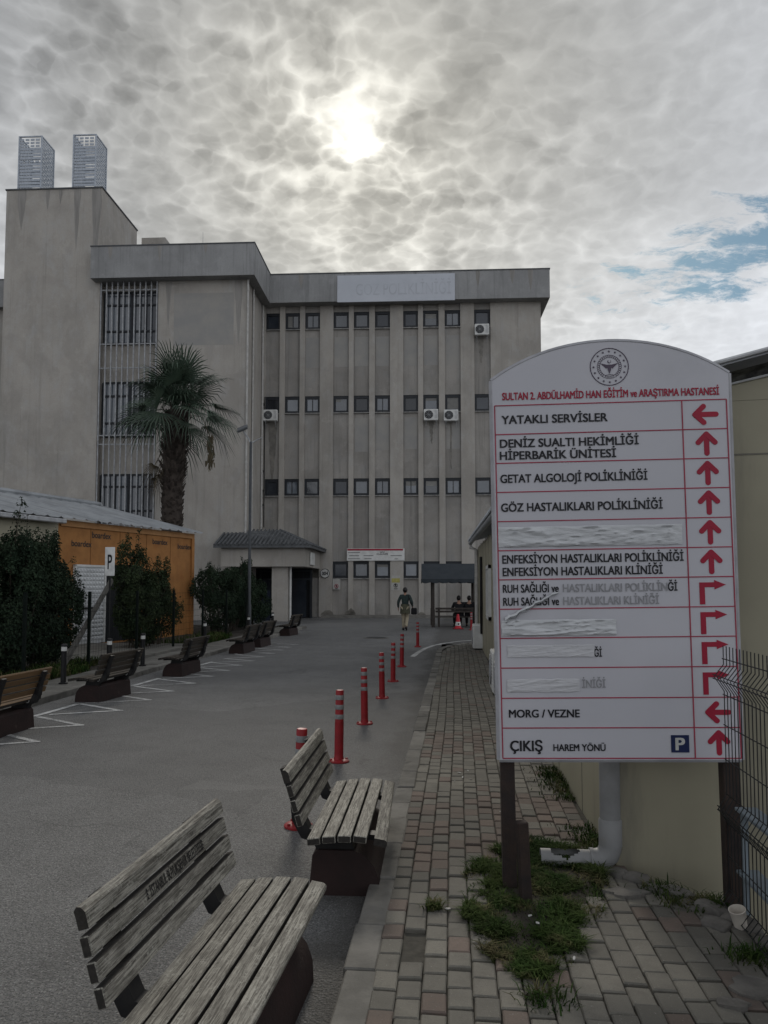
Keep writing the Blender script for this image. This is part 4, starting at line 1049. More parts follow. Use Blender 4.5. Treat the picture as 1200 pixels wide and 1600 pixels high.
mb = MB(); mb.lathe([(.119, .14), (.119, .141), (.096, .29), (.094, .291)], n=20); mb.build('white_band', m_white, cn, smooth=40)
mb = MB(); mb.box(-.03, .03, -.118, -.10, .18, .24); mb.build('badge', m_signink, cn)
def make_bollard():
    t_ = thing('bollard', '', 'bollard', group='black bollards on the left pavement')
    mb = MB(); mb.lathe([(.075, 0), (.075, .02), (.045, .03), (.045, .53), (.05, .535), (.05, .55), (.045, .555)], n=16); mb.build('post', m_bollard, t_, smooth=40)
    mb = MB(); mb.lathe([(.046, .555), (.046, .625)], n=16); mb.build('reflective_band', m_white, t_, smooth=40)
    mb = MB(); mb.lathe([(.045, .625), (.054, .632), (.054, .655), (.045, .67), (.02, .676)], n=16); mb.build('cap', m_bollard, t_, smooth=40)
    return t_
bo = make_bollard()
bolls = [(-6.62, 12.55, 'black bollard between the brown bench and the zigzag bench, in front of the big bush'), (-6.47, 13.95, 'black bollard behind the zigzag bench backrest, below the P sign'), (-6.47, 15.5, 'black bollard at the right end of the zigzag bench'),
         (-6.85, 20.6, 'black bollard beyond the third left bench'), (-6.72, 24.6, 'black bollard beside the lamp post foot'), (-6.72, 27.9, 'farthest black bollard, before the entrance porch')]
for i, (x, y, lb) in enumerate(bolls):
    if i == 0: bo.location = (x, y, .09); bo['label'] = lb
    else: dup(bo, (x, y, .09), (0, 0, 0), lb)

# ================================================================== LAMP POST, P SIGN, PLANK
lp = thing('street_lamp', 'tall thin grey street lamp with a box head in front of the hospital wing', 'street lamp', (-7.42, 27.2, .05))
mb = MB(); mb.lathe([(.13, 0), (.13, .03), (.085, .05), (.08, 1.0), (.06, 1.05), (.05, 6.9), (.03, 6.95)], n=12); mb.build('pole', M('lamp_pole_grey', (0.06, 0.065, 0.07), rough=.6), lp, smooth=40)
mb = MB(); mb.tube([(.0, 0, 6.85), (-.08, 0, 7.05), (-.30, -.05, 7.38)], .03, 8); mb.tube([(0, 0, 6.88), (.22, .05, 7.02), (.42, .05, 7.10)], .025, 8); mb.build('arm', m_grille, lp, smooth=40)
mb = MB(); Mx = Matrix.Translation((-.30, -.06, 7.42)) @ Matrix.Rotation(R(-22), 4, 'Y') @ Matrix.Rotation(R(35), 4, 'X'); mb.box(-.20, .20, -.14, .14, -.05, .05, 0, Mx, .02); lh = mb.build('lamp_head', M('lamp_head_grey', (0.10, 0.105, 0.11), rough=.5), lp, smooth=30)
mb = MB(); mb.box(-.15, .15, -.10, .10, -.056, -.048, 0, Mx); mb.build('lens', m_pane, lh)
ps = thing('parking_sign', 'narrow white sign with a black letter P on a thin pole among the bushes', 'sign', (-7.08, 15.2, .09), R(4))
mb = MB(); mb.cyl((0, .03, 0), (0, .03, 2.43), .018, n=8); mb.build('pole', m_bollard, ps)
mb = MB(); mb.box(-.10, .10, -.008, .010, 1.86, 2.45, c=.004); mb.build('plate', M('parking_plate', (0.72, 0.72, 0.70), rough=.5), ps)
mb = MB(); text(mb, 'P', .085, .30, lambda u, v: (-.04 + u, -.0095, 2.0 + v), .02); mb.build('lettering', m_signink, ps, recalc=False)
mb = MB(); L = Vector((.05, 2.05, 1.78)); n = L.normalized(); mb.box(-.05, .05, -.03, .03, 0, L.length, c=.004)
o = tag(mb.build('plank', M('grey_plank', (0.11, 0.105, 0.095), (0.07, 0.066, 0.06), 8, rough=.9)), 'grey wooden beam leaning diagonally between the left bushes and the P sign', 'plank')
o.location = (-7.5, 14.05, .09); o.rotation_euler = n.to_track_quat('Z', 'X').to_euler()

# ================================================================== LEFT SHED
SR = math.atan2(-.249, .969)     # local +y runs away from the camera along the wall
sh = thing('shed', 'orange boarded shed with a corrugated grey sheet roof behind the bushes', 'shed', (-9.0, 25.6, 0.05), SR)
mb = MB(); mb.box(-.12, 0, -6.25, 0, 0, 3.45); mb.box(-4.1, -.12, -.12, 0, 0, 3.45); mb.build('wall', m_orange, sh)
mb = MB(); mb.box(-.12, .002, -16, -6.25, 0, 3.45); mb.build('side_wall', m_prefab, sh)
mb = MB(); mb.box(.0, .05, -6.2, .06, 3.30, 3.47); mb.box(-4.1, 0, .0, .05, 3.3, 3.47); mb.build('fascia', m_orange_l, sh)
mb = MB(); mb.box(.003, .06, -.09, .055, 0, 3.3); mb.build('corner_post', m_orange, sh)
mb = MB()
for y in (-5.0, -3.75, -2.5, -1.25): mb.box(.0, .006, y - .012, y + .012, 0.1, 3.3)
mb.build('board_joint', M('orange_joint', (0.20, 0.08, 0.02)), sh)
# lettering stencilled on the boards
for (y, z, h) in [(-5.75, 2.78, .17), (-4.95, 3.05, .18), (-.85, 2.93, .17), (-3.4, 2.55, .17), (-2.2, 3.02, .17)]:
    mb = MB(); text(mb, 'boardex', .78, h, lambda u, v: (.010, y + u, z + v), .012); mb.build('lettering', m_signink, sh, recalc=False)
roof = MB(); n = 170; y0, y1 = -16.0, .22
prof = []
for i in range(n + 1):
    y = y0 + (y1 - y0) * i / n; ph = (i % 5)
    prof.append((y, .035 if ph == 0 else 0.0))
for (y, b) in prof:
    roof.v += [(.28, y, 3.50 + b), (-4.12, y + (0 if y < -.3 else 0), 4.60 + b), (.28, y, 3.485 + b), (-4.12, y, 4.585 + b), (-8.2, y, 3.5 + b)]; roof.r += [0] * 5
for i in range(n):
    a, c = i * 5, (i + 1) * 5
    roof.f += [(a, a + 1, c + 1, c), (a + 2, c + 2, c + 3, a + 3), (a, c, c + 2, a + 2), (a + 1, a + 4, c + 4, c + 1)]
roof.build('roof', m_zinc, sh, recalc=False)
mb = MB(); mb.tube([(-4.12, y0, 4.66), (-4.12, y1, 4.66)], .09, 8); mb.build('ridge_cap', m_zinc, sh)
mb = MB(); mb.box(.20, .34, -16, -6.3, 3.34, 3.46, c=.02); mb.build('gutter', m_grille, sh)
dr = MB(); dr.box(.004, .05, -5.62, -4.44, .08, 2.22)
for i in range(9):
    for j in range(17):
        y = -5.56 + i * .122; z = .16 + j * .119
        dr.add([(.052, y, z), (.052, y + .11, z), (.052, y + .11, z + .105), (.052, y, z + .105), (.078, y + .055, z + .052)], [(0, 1, 4), (1, 2, 4), (2, 3, 4), (3, 0, 4)])
do_ = dr.build('door', m_doorw, sh)
mb = MB()
for (a, b, c, d) in [(-5.66, -5.60, .08, 2.28), (-4.46, -4.40, .08, 2.28), (-5.66, -4.40, 2.22, 2.28)]: mb.box(.002, .075, a, b, c, d)
mb.build('frame', m_white, do_)
mb = MB(); mb.box(.05, .10, -5.5, -4.7, 1.05, 1.10); mb.build('handle', m_black, do_)
mb = MB(); mb.box(-.1, .012, -4.38, -2.7, .08, 2.3); mb.build('doorway', m_dark, sh)

# ================================================================== PREFAB CABIN (right)
A = Vector((.96, 4.85)); B = Vector((.65, 22.6)); nd = Vector((.99, -.139)).normalized()
pc = thing('cabin', 'low cream sandwich panel cabin along the brick pavement behind the sign', 'building', (0, 0, 0))
Cn = A + nd * 4.4; Cb = Vector((6.5, 22.6)); D2 = Cn + Vector((.6, 4.0))
mb = MB(); poly = [(A.x, A.y), (B.x, B.y), (Cb.x, Cb.y), (D2.x, D2.y), (Cn.x, Cn.y)]
mb.prism(poly, lambda x, y: (x, y, -.5), lambda x, y: (x, y, 2.86)); q0 = A; q1 = Cn
mb.prism([(0, 2.862), (4.4, 2.862), (4.4, 3.44), (2.6, 3.31), (-.0, 2.87)], lambda u, z: (A.x + nd.x * u, A.y + nd.y * u, z), lambda u, z: (A.x + nd.x * u + .1, A.y + nd.y * u + .3, z)); mb.build('wall', m_prefab, pc)
mb = MB(); ln = Vector((-.9998, -.0175)); nn = Vector((-.58, -.45)).normalized() * -1
nn = Vector((-nd.y, nd.x)) * -1                    # outward normal of the near wall
if nn.x > 0: nn = -nn
mb = MB()
pA = A + ln * .24; pB = B + ln * .24 + Vector((0, .25)); pA2 = A + nn * .09 + ln * .1; pC2 = Cn + nn * .20
# roof: overhanging corrugated slab rising away from the path
ge = A + nd * 2.6 + nn * .09; rdg = Vector((3.5, 22.8))
rp = [(pB.x, pB.y, 3.06), (pA2.x - .2, pA2.y, 2.86), (ge.x, ge.y, 3.52), (pB.x + 2.75, pB.y + .1, 3.72)]
mb.add(rp + [(x, y, z - .025) for x, y, z in rp], [(0, 1, 2, 3), (7, 6, 5, 4)] + [(i, (i + 1) % 4, 4 + (i + 1) % 4, 4 + i) for i in range(4)])
mb.build('roof', m_zinc, pc)
mb = MB()
for i in range(60):
    y = 5.2 + i * .295; x = wall_x(y) - .27; zr = 2.86 + (y - 4.85) * .0113; mb.tube([(x - .02, y, zr + .0), (x + 1.6, y, zr + .37)], .035, 6)
mb.build('roof_rib', m_zinc, pc, smooth=50)
mb = MB(); g0 = A + nd * -.05 + nn * .01; g1 = Cn + nn * .01
e0 = pA2 + nn * .0; e1 = pC2
mb.tube([(pA2.x - .2, pA2.y - .01, 2.86), (ge.x, ge.y - .01, 3.52)], .014, 8); g2_ = A + nd * 2.6 + nn * .012; mb.tube([(g0.x, g0.y, 2.82), (g2_.x, g2_.y, 3.335)], .010, 6)
mb.build('edge_trim', M('trim_pale', (0.55, 0.56, 0.57), rough=.4), pc)
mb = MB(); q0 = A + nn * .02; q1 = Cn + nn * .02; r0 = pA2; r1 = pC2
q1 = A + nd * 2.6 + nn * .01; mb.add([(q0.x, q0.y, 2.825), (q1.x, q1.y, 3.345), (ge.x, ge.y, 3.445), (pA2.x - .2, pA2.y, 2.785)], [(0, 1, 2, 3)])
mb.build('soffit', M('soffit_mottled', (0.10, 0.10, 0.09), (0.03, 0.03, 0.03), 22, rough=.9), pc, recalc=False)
mb = MB()
for t_ in (1.15, 2.3):
    q = A + nd * t_ + nn * .001; q2 = q + nd * .012; mb.prism([(q.x, q.y), (q2.x, q2.y), (q2.x + nn.x * .003, q2.y + nn.y * .003), (q.x + nn.x * .003, q.y + nn.y * .003)], lambda x, y: (x, y, -.45), lambda x, y: (x, y, 2.86))
q = A + nd * .02; q2 = Cn; mb.prism([(q.x, q.y), (q2.x, q2.y), (q2.x + nn.x * .003, q2.y + nn.y * .003), (q.x + nn.x * .003, q.y + nn.y * .003)], lambda x, y: (x, y, 2.53), lambda x, y: (x, y, 2.54))
for i in range(14):
    y = 6.0 + i * 1.15; x = wall_x(y); mb.box(x - .003, x + .02, y - .006, y + .006, .05, 2.9)
mb.build('panel_joint', M('joint_cream', (0.20, 0.19, 0.155)), pc)
mb = MB(); q = A + nd * .03 + nn * .004; q2 = A + nd * .10 + nn * .004
mb.prism([(A.x - .004, A.y + .05), (A.x - .006, A.y - .004), (q2.x, q2.y), (q2.x, q2.y + .01), (A.x + .004, A.y + .01)], lambda x, y: (x, y, -.45), lambda x, y: (x, y, 2.86)); mb.build('corner_trim', m_prefab, pc)
wm = MB(); X = wall_x(17.3)
for (a, b, c, d) in [(16.6, 16.68, 1.0, 2.2), (18.0, 18.08, 1.0, 2.2), (16.6, 18.08, 1.0, 1.08), (16.6, 18.08, 2.12, 2.2), (17.3, 17.36, 1.0, 2.2)]: wm.box(X - .05, X + .03, a, b, c, d)
wo = wm.build('window', m_white, pc); mb = MB(); mb.box(X - .02, X + .03, 16.68, 18.0, 1.08, 2.12); mb.build('pane', m_pane_dark, wo)
mb = MB(); mb.tube([(.44, 22.55, 3.0), (.44, 22.5, 2.86), (.60, 22.45, 2.78), (.60, 22.45, 0.05)], .055, 10); mb.build('drainpipe', m_pvc_dirty, pc, smooth=50)
mb = MB(); mb.tube([(pB.x + .02, pB.y, 2.99), (pA.x + .02, pA.y, 2.80)], .055, 8); mb.build('gutter', m_zinc, pc, smooth=50)
mb = MB(); mb.tube([(.66, 20.2, 2.5), (.655, 20.1, 1.2), (.67, 20.3, .5)], .04, 8); mb.tube([(.80, 12.9, .9), (.79, 12.9, .4), (.78, 12.7, .3)], .02, 6); mb.build('conduit', m_black, pc)
# big white rainwater pipe with its broken outlet
dp = thing('rainwater_pipe', 'thick grey white rainwater pipe with a broken elbow outlet at the cabin corner', 'pipe', (.925, 4.86, 0))
mb = MB(); mb.tube([(0, 0, .24), (0, 0, 2.95)], .062, 22); mb.build('pipe', m_pvc, dp, smooth=50)
mb = MB(); mb.tube([(0, 0, .34), (0, 0, .33), (0, 0, .18)], [.064, .070, .069], 22); mb.tube([(0, 0, .20), (-.003, 0, .165), (-.016, 0, .130), (-.040, 0, .104), (-.075, 0, .092), (-.115, 0, .090)], [.067, .068, .069, .069, .068, .067], 22); mb.tube([(-.105, 0, .09), (-.125, 0, .09)], .071, 22); mb.build('elbow', m_pvc, dp, smooth=50)
mb = MB(); nseg = 26; pts = [(-.10 - .32 * k / nseg, 0, .089) for k in range(nseg + 1)]; n = 28; vs = []
for i, pnt in enumerate(pts):
    for k in range(n): a = 2 * PI * k / n; vs.append((pnt[0], .060 * math.cos(a), pnt[2] + .060 * math.sin(a)))
fs_ = []
for i in range(nseg):
    for k in range(n):
        wgap = 4.2 * max(0.0, 1 - ((i - 14) / 7.5) ** 2) + .5 * math.sin(i * 1.1)
        if abs(k - 7.5) < wgap and 7 <= i <= 21: continue
        fs_.append((i * n + k, i * n + (k + 1) % n, (i + 1) * n + (k + 1) % n, (i + 1) * n + k))
mb.add(vs, fs_); mb.build('outlet', m_pvc, dp, smooth=50, recalc=False)
#--SECTION4--
# ================================================================== MESH FENCE + RACK (right)
fe = thing('mesh_fence', 'black welded wire mesh fence with folded ridges running towards the camera on the right', 'fence', (1.42, 4.28, 0))
prof = [(0, .02), (.0, .06), (-.045, .10), (0, .16), (0, .50), (-.045, .575), (0, .65), (0, 1.19), (-.05, 1.265), (.0, 1.33), (0.0, 1.43)]
mb = MB(); n = 58
for i in range(n):
    y = -i * .05; xo = -.012 * i * .05
    mb.tube([(xo + px, y, z + .0) for px, z in prof], .0028, 5)
mb.build('vertical_wire', m_wire, fe)['kind'] = 'stuff'
mb = MB(); yl = -(n - 1) * .05
for (px, z) in [(0, .16), (0, .33), (0, .50), (-.043, .585), (-.043, .565), (0, .65), (0, .83), (0, 1.01), (0, 1.17), (-.05, 1.275), (-.05, 1.255), (0, 1.36), (-.043, .10), (0, .04)]:
    mb.tube([(px, .02, z), (px - .012 * .05 * n, yl, z)], .0030, 5)
mb.build('horizontal_wire', m_wire, fe)
mb = MB(); mb.box(-.010, .012, .004, .03, -.05, .56); mb.build('fence_post', m_post, fe)
rk = thing('metal_rack', 'grey metal rack shelves standing behind the black mesh fence', 'rack', (1.47, 2.9, 0))
for z in (.575, .25):
    mb = MB(); mb.box(.0, .115, 0, 1.42, z - .018, z, c=.003); mb.build('shelf', m_greyrack, rk)
for y in (.04, .98, 1.38):
    mb = MB(); mb.box(.02, .05, y - .015, y + .015, -.03, .556); mb.build('leg', m_greyrack, rk)
cp = thing('paper_cup', 'pale paper cup tilted at the foot of the black mesh fence', 'cup', (1.385, 4.02, .075), (R(10), R(-14), 0))
mb = MB(); vs = []; fs_ = []; nn_ = 20
for (ra, z) in [(.0, .002), (.030, 0), (.0395, .095), (.0415, .098), (.0385, .099), (.037, .094), (.029, .006), (0, .006)]:
    for k in range(nn_): vs.append((ra * math.cos(2 * PI * k / nn_), ra * math.sin(2 * PI * k / nn_), z))
for i in range(7):
    for k in range(nn_): fs_.append((i * nn_ + k, i * nn_ + (k + 1) % nn_, (i + 1) * nn_ + (k + 1) % nn_, (i + 1) * nn_ + k))
mb.add(vs, fs_); mb.build('cup_wall', m_cup, cp, smooth=50, recalc=False)

def stone_mesh(seed, sx, sy, sz):
    bm = bmesh.new(); bmesh.ops.create_icosphere(bm, subdivisions=3, radius=1)
    for v in bm.verts:
        d = 1 + .28 * mnoise.noise(v.co * 1.3 + Vector((seed, 0, 0))) + .10 * mnoise.noise(v.co * 4 + Vector((0, seed, 0)))
        q = v.co * d; q = Vector((max(-.78, min(.78, q.x)), max(-.78, min(.78, q.y)), max(-.6, min(.62, q.z)))); v.co = Vector((q.x * sx, q.y * sy, q.z * sz))
    m = MB(); m.v = [tuple(v.co) for v in bm.verts]; m.f = [tuple(v.index for v in f.verts) for f in bm.faces]; m.r = [0] * len(m.v); bm.free(); return m
stones = [(.93, 4.70, .09, .06, .05), (1.03, 4.62, .10, .07, .05), (1.10, 4.46, .08, .06, .05), (1.20, 4.42, .12, .07, .06), (1.22, 4.28, .08, .06, .04), (1.32, 4.22, .11, .08, .06), (1.40, 4.06, .12, .09, .05), (1.28, 4.06, .09, .07, .04), (1.50, 3.86, .13, .09, .05), (.82, 4.72, .08, .06, .03), (1.42, 3.72, .12, .08, .03), (1.36, 3.48, .11, .09, .03)]
for i, (x, y, a, b, c) in enumerate(stones):
    o = tag(stone_mesh(i * 3.7, a, b, c).build('rubble_stone', m_stone, smooth=60), 'broken grey stone in the rubble row along the cabin wall', 'stone', 'rubble stones along the cabin wall')
    o.location = (x, y, .06); o.rotation_euler = (rng.uniform(-.2, .2), rng.uniform(-.2, .2), R(-50) + rng.uniform(-.4, .4))

# ================================================================== GRASS
def blades(n, sampler, hmin, hmax, seed, spread=.5, wid=.004):
    g = random.Random(seed); mb = MB()
    for _ in range(n):
        s = sampler(g)
        if s is None: continue
        x, y, z, k = s; h = g.uniform(hmin, hmax) * k; a = g.uniform(0, 2 * PI); l = h * g.uniform(.2, 1.2) * spread * 2
        dx, dy = math.cos(a), math.sin(a); wx, wy = -dy * wid * g.uniform(.6, 1.5), dx * wid * g.uniform(.6, 1.5); r_ = g.uniform(-.6, .5) + .5 * mnoise.noise((x * 3, y * 3, 1))
        mb.add([(x - wx, y - wy, z), (x + wx, y + wy, z), (x + dx * l * .4 + wx * .8, y + dy * l * .4 + wy * .8, z + h * .65), (x + dx * l * .4 - wx * .8, y + dy * l * .4 - wy * .8, z + h * .65), (x + dx * l, y + dy * l, z + h * (.95 - spread * .25))], [(0, 1, 2, 3), (3, 2, 4)], r_)
    return mb
def samp_patch(g):
    for _ in range(30):
        x = g.uniform(-.02, 1.15); y = g.uniform(3.15, 5.5)
        xx = x + .05 * mnoise.noise((x * 9, y * 9, 4)); yy = y + .06 * mnoise.noise((x * 9, y * 9, 14))
        if in_poly(xx, yy, GRASS):
            d = mnoise.noise((x * 5, y * 5, 3)) + .5 * mnoise.noise((x * 14, y * 14, 7))
            if d < .04 and g.random() < .86: continue
            bare = math.hypot(x - .42, y - 4.05)
            if bare < .16 and g.random() < .75: continue
            return (x, y, .055, max(.35, .75 + d * .8))
    return None
g1 = blades(25000, samp_patch, .015, .072, 3, .8, .0027).build('grass', m_grass, recalc=False); g1['kind'] = 'stuff'
mb = MB(); core = [(.46 + (x - .46) * .93, 4.25 + (y - 4.25) * .93) for x, y in GRASS]; cxy = (.46, 4.25)
vs = [(cxy[0], cxy[1], .075)] + [(x, y, .058) for x, y in core]; mb.add(vs, [(0, i, i % len(core) + 1) for i in range(1, len(core) + 1)]); struct(mb.build('soil', m_soil, recalc=False))
def samp_wall(g):
    y = g.uniform(4.9, 14.5); d = mnoise.noise((y * 1.1, 3, 5))
    if d < -.1: return None
    x = wall_x(y) - abs(g.gauss(0, .10)) - .01
    return (x, y, .06, .6 + d)
g2 = blades(5200, samp_wall, .03, .10, 5, .6).build('grass', m_grass, recalc=False); g2['kind'] = 'stuff'
def samp_near(g):
    q = g.choice([(1.32, 3.72, .05), (1.12, 4.46, .05), (1.20, 4.3, .06), (1.33, 4.3, .04), (.35, 3.28, .05), (-.12, 4.12, .02)]); return (q[0] + g.gauss(0, q[2]), q[1] + g.gauss(0, q[2]), .06, .9)
g4 = blades(1500, samp_near, .02, .08, 8, .7, .003).build('grass', m_grass, recalc=False); g4['kind'] = 'stuff'
def samp_left(g):
    y = g.uniform(7, 25); x = -7.12 - abs(g.gauss(0, .55)); d = mnoise.noise((x * 1.2, y * 1.2, 8))
    if 16.1 < y < 20.9 and x > -10.4: return None
    if d < -.25: return None
    return (x, y, .085, .5 + .7 * (d + .4))
g3 = blades(14000, samp_left, .06, .30, 6, .5, .007).build('grass', m_grass, recalc=False); g3['kind'] = 'stuff'

# ================================================================== BUSHES
def foliage(blobs, n, size, seed, shell=.55):
    g = random.Random(seed); mb = MB(); vol = [b[3] * b[4] * b[5] for b in blobs]
    cnt = 0; tries = 0
    while cnt < n and tries < n * 6:
        tries += 1
        b = g.choices(blobs, vol)[0]
        while True:
            u = Vector((g.uniform(-1, 1), g.uniform(-1, 1), g.uniform(-1, 1)))
            if u.length < 1: break
        rr = u.length; u = u.normalized() * (rr ** shell)
        p_ = Vector((b[0] + u.x * b[3], b[1] + u.y * b[4], b[2] + u.z * b[5]))
        cl = mnoise.noise(p_ * 2.1 + Vector((seed, 0, 0))) + .5 * mnoise.noise(p_ * 5 + Vector((0, seed, 0)))
        if cl < -.08 and g.random() < .9: continue
        if p_.z < .12: continue
        nrm = (u + Vector((g.gauss(0, .6), g.gauss(0, .6), g.gauss(.3, .5)))).normalized()
        a = nrm.orthogonal().normalized(); a = Matrix.Rotation(g.uniform(0, 2 * PI), 3, nrm) @ a; c = nrm.cross(a)
        L = size * g.uniform(.6, 1.4); w_ = L * g.uniform(.24, .4)
        tip = p_ + a * L - Vector((0, 0, L * .25))
        mb.add([p_, p_ + a * L * .5 + c * w_ + nrm * w_ * .3, tip, p_ + a * L * .5 - c * w_ + nrm * w_ * .3], [(0, 1, 2, 3)], max(-.75, min(.8, cl * .8 + g.uniform(-.35, .35))))
        cnt += 1
    return mb
def bush(name, label, cat, loc, blobs, n, size, mat, seed, sprigs=30, group='dark bushes along the left fence'):
    t_ = thing(name, label, cat, loc, 0, group)
    g = random.Random(seed + 50); st = MB(); extra = []
    for k in range(sprigs):
        b = g.choice(blobs); a = g.uniform(0, 2 * PI); e = g.uniform(.3, 1.3)
        tip = Vector((b[0] + math.cos(a) * math.cos(e) * b[3] * 1.02, b[1] + math.sin(a) * math.cos(e) * b[4] * 1.02, b[2] + math.sin(e) * b[5] * g.uniform(.95, 1.42)))
        root = Vector((b[0] * .6 + g.uniform(-.15, .15), b[1] * .6 + g.uniform(-.15, .15), 0))
        mid_ = root.lerp(tip, .55) + Vector((g.uniform(-.12, .12), g.uniform(-.12, .12), .1))
        st.tube([root, mid_, tip], [.022, .012, .004], 5); extra.append((tip.x, tip.y, tip.z - .22, .10, .10, .40))
    st.build('stem', m_bark, t_, smooth=60); blobs = [(b[0], b[1], b[2], b[3] * .88, b[4] * .88, b[5] * .9) for b in blobs]
    fo = foliage(blobs, n, size, seed); sp = foliage(extra, int(n * .26), size * .85, seed + 1, .8)
    fo.add(sp.v, sp.f); fo.r[-len(sp.r):] = sp.r
    fo.build('foliage', mat, t_, recalc=False)
bush('bush', 'tall dark bush with pointed shoots at the left picture edge in front of the shed', 'bush', (-8.35, 13.5, .09), [(0, 0, .9, .75, .95, .95), (.1, .4, 1.9, .62, .75, .95), (-.2, -.7, 1.7, .6, .7, .95), (0, 1.0, 1.5, .6, .6, 1.0)], 26000, .058, m_leafA, 11, 34)
bush('bush', 'broad dark bush overlapping the white embossed door', 'bush', (-8.45, 14.95, .09), [(0, 0, .8, .7, .9, .9), (0, .1, 1.7, .6, .8, .8), (.1, .7, 1.1, .5, .55, .9), (0, -.6, 2.0, .5, .6, .75)], 24000, .058, m_leafA, 23, 30)
bush('bush', 'narrow olive bush right of the P sign against the orange boards', 'bush', (-8.25, 19.6, .09), [(0, 0, 1.0, .7, 1.1, 1.0), (0, -.5, 1.75, .5, .75, .95), (.1, .55, 1.35, .5, .8, .95), (0, 1.5, .9, .5, .6, .75)], 24000, .06, m_leafB, 37, 34)
bush('bush', 'dark shadowy bush left of the entrance porch beyond the shed', 'bush', (-8.2, 26.2, .09), [(0, 0, 1.0, .75, 1.0, 1.0), (.1, 1.2, 1.5, .75, 1.2, .95), (0, 2.4, 1.0, .8, 1.2, 1.0), (-.3, -.3, 1.6, .6, .8, .7)], 26000, .064, m_leafA, 41, 30)
bush('bush', 'low dark bush in front of the porch left of the lamp post', 'bush', (-8.0, 29.6, .09), [(0, 0, .9, .9, 1.3, .9), (-.6, .6, 1.5, .8, 1.0, 1.0)], 15000, .064, m_leafA, 53, 16)
# dark wire fence in front of the bushes
lf = thing('wire_fence', 'dark green wire fence with slim posts in front of the left bushes', 'fence', (-7.42, 8.0, .08))
for i in range(9):
    mb = MB(); mb.box(-.025, .025, i * 2.35 - .025, i * 2.35 + .025, -.05, 1.55); mb.build('fence_post', m_fencegreen, lf)
mb = MB()
for k in range(9): mb.tube([(0, 0, .15 + k * .165), (0, 18.8, .15 + k * .165)], .0028, 4)
for k in range(150): mb.tube([(0, k * .125, .12), (0, k * .125, 1.5)], .0018, 4)
mb.build('mesh', m_fencegreen, lf)

# ================================================================== PALM
pm = thing('palm_tree', 'fan palm with a shaggy trunk and hanging dead leaves in front of the hospital wing', 'palm tree', (-11.78, 31, 0))
g = random.Random(5); mb = MB()
tp = [(0.10, 0, 0), (.06, 0, 2), (.0, 0, 4), (.0, 0, 6), (.06, 0, 7.6), (.1, 0, 9.1)]
mb.tube(tp, [.50, .45, .42, .41, .46, .36], 18)
def tr_c(z):
    for i in range(5):
        if tp[i][2] <= z <= tp[i + 1][2]:
            f = (z - tp[i][2]) / (tp[i + 1][2] - tp[i][2]); return tp[i][0] + f * (tp[i + 1][0] - tp[i][0])
    return .1
mb.build('trunk', m_trunk, pm, smooth=50)
mb = MB()
for z in [4.2 + k * .052 for k in range(92)]:
    for q in range(5):
        a = g.uniform(0, 2 * PI); fl = min(1, max(0, (z - 5.2) / 1.5)); L = .12 + .30 * fl * g.uniform(.5, 1.2); w_ = .06 + .04 * g.random(); ra = .41
        d = Vector((math.cos(a), math.sin(a), 0)); s_ = Vector((-d.y, d.x, 0)); b_ = Vector((tr_c(z), 0, z)) + d * ra
        e = b_ + d * L * .55 + Vector((0, 0, L * .8))
        mb.add([b_ - s_ * w_, b_ + s_ * w_, e + s_ * w_ * .4, e - s_ * w_ * .4, b_ - s_ * w_ * .8 - d * .02 + Vector((0, 0, .03)), b_ + s_ * w_ * .8 - d * .02 + Vector((0, 0, .03)), e + s_ * w_ * .4 + Vector((0, 0, .03)), e - s_ * w_ * .4 + Vector((0, 0, .03))], [(0, 1, 2, 3), (4, 7, 6, 5), (0, 4, 5, 1), (1, 5, 6, 2), (2, 6, 7, 3), (3, 7, 4, 0)], g.uniform(-.5, .6))
mb.build('leaf_base', m_trunk, pm, recalc=False)
def frond(mb, c, az, el, pl, br, g, droop=.5, ns=26):
    d = Vector((math.cos(az) * math.cos(el), math.sin(az) * math.cos(el), math.sin(el)))
    side = Vector((-math.sin(az), math.cos(az), 0)); up = side.cross(d) * -1
    if up.z < 0: up = -up
    mid_ = c + d * pl * .5 + Vector((0, 0, .06)); h = c + d * pl - Vector((0, 0, .10 * pl * max(0, math.cos(el))))
    mb.tube([c, mid_, h], [.028, .02, .014], 4, g.uniform(-.2, .5))
    ax = (h - mid_).normalized(); side = ax.cross(Vector((0, 0, 1)))
    roll = g.gauss(0, .55)
    if side.length < .05: side = Vector((-math.sin(az), math.cos(az), 0))
    side.normalize(); side = Matrix.Rotation(roll, 3, ax) @ side; up = side.cross(ax)
    rv = g.uniform(-.5, .5)
    for k in range(ns):
        t_ = (k / (ns - 1) - .5) * 2; ang = t_ * R(100); L = br * (.52 + .48 * math.cos(ang)) * g.uniform(.86, 1.06)
        sd = ax * math.cos(ang) + side * math.sin(ang) + up * (.16 * abs(t_) - .10)
        sd.normalize(); wv = sd.cross(up).normalized(); w_ = .0165 * br
        p0 = h; p1 = h + sd * L * .35; p2 = h + sd * L * .68 - Vector((0, 0, L * .07 * droop)); p3 = h + sd * L * .95 - Vector((0, 0, L * .42 * droop * g.uniform(.6, 1.3)))
        r_ = rv + g.uniform(-.15, .15)
        mb.add([p0 - wv * .008, p0 + wv * .008, p1 + wv * w_, p1 - wv * w_, p2 + wv * w_ * .75, p2 - wv * w_ * .75, p3], [(0, 1, 2, 3), (3, 2, 4, 5), (5, 4, 6)], r_)
mb = MB(); C0 = Vector((.1, 0, 9.3))
fr_n = 42
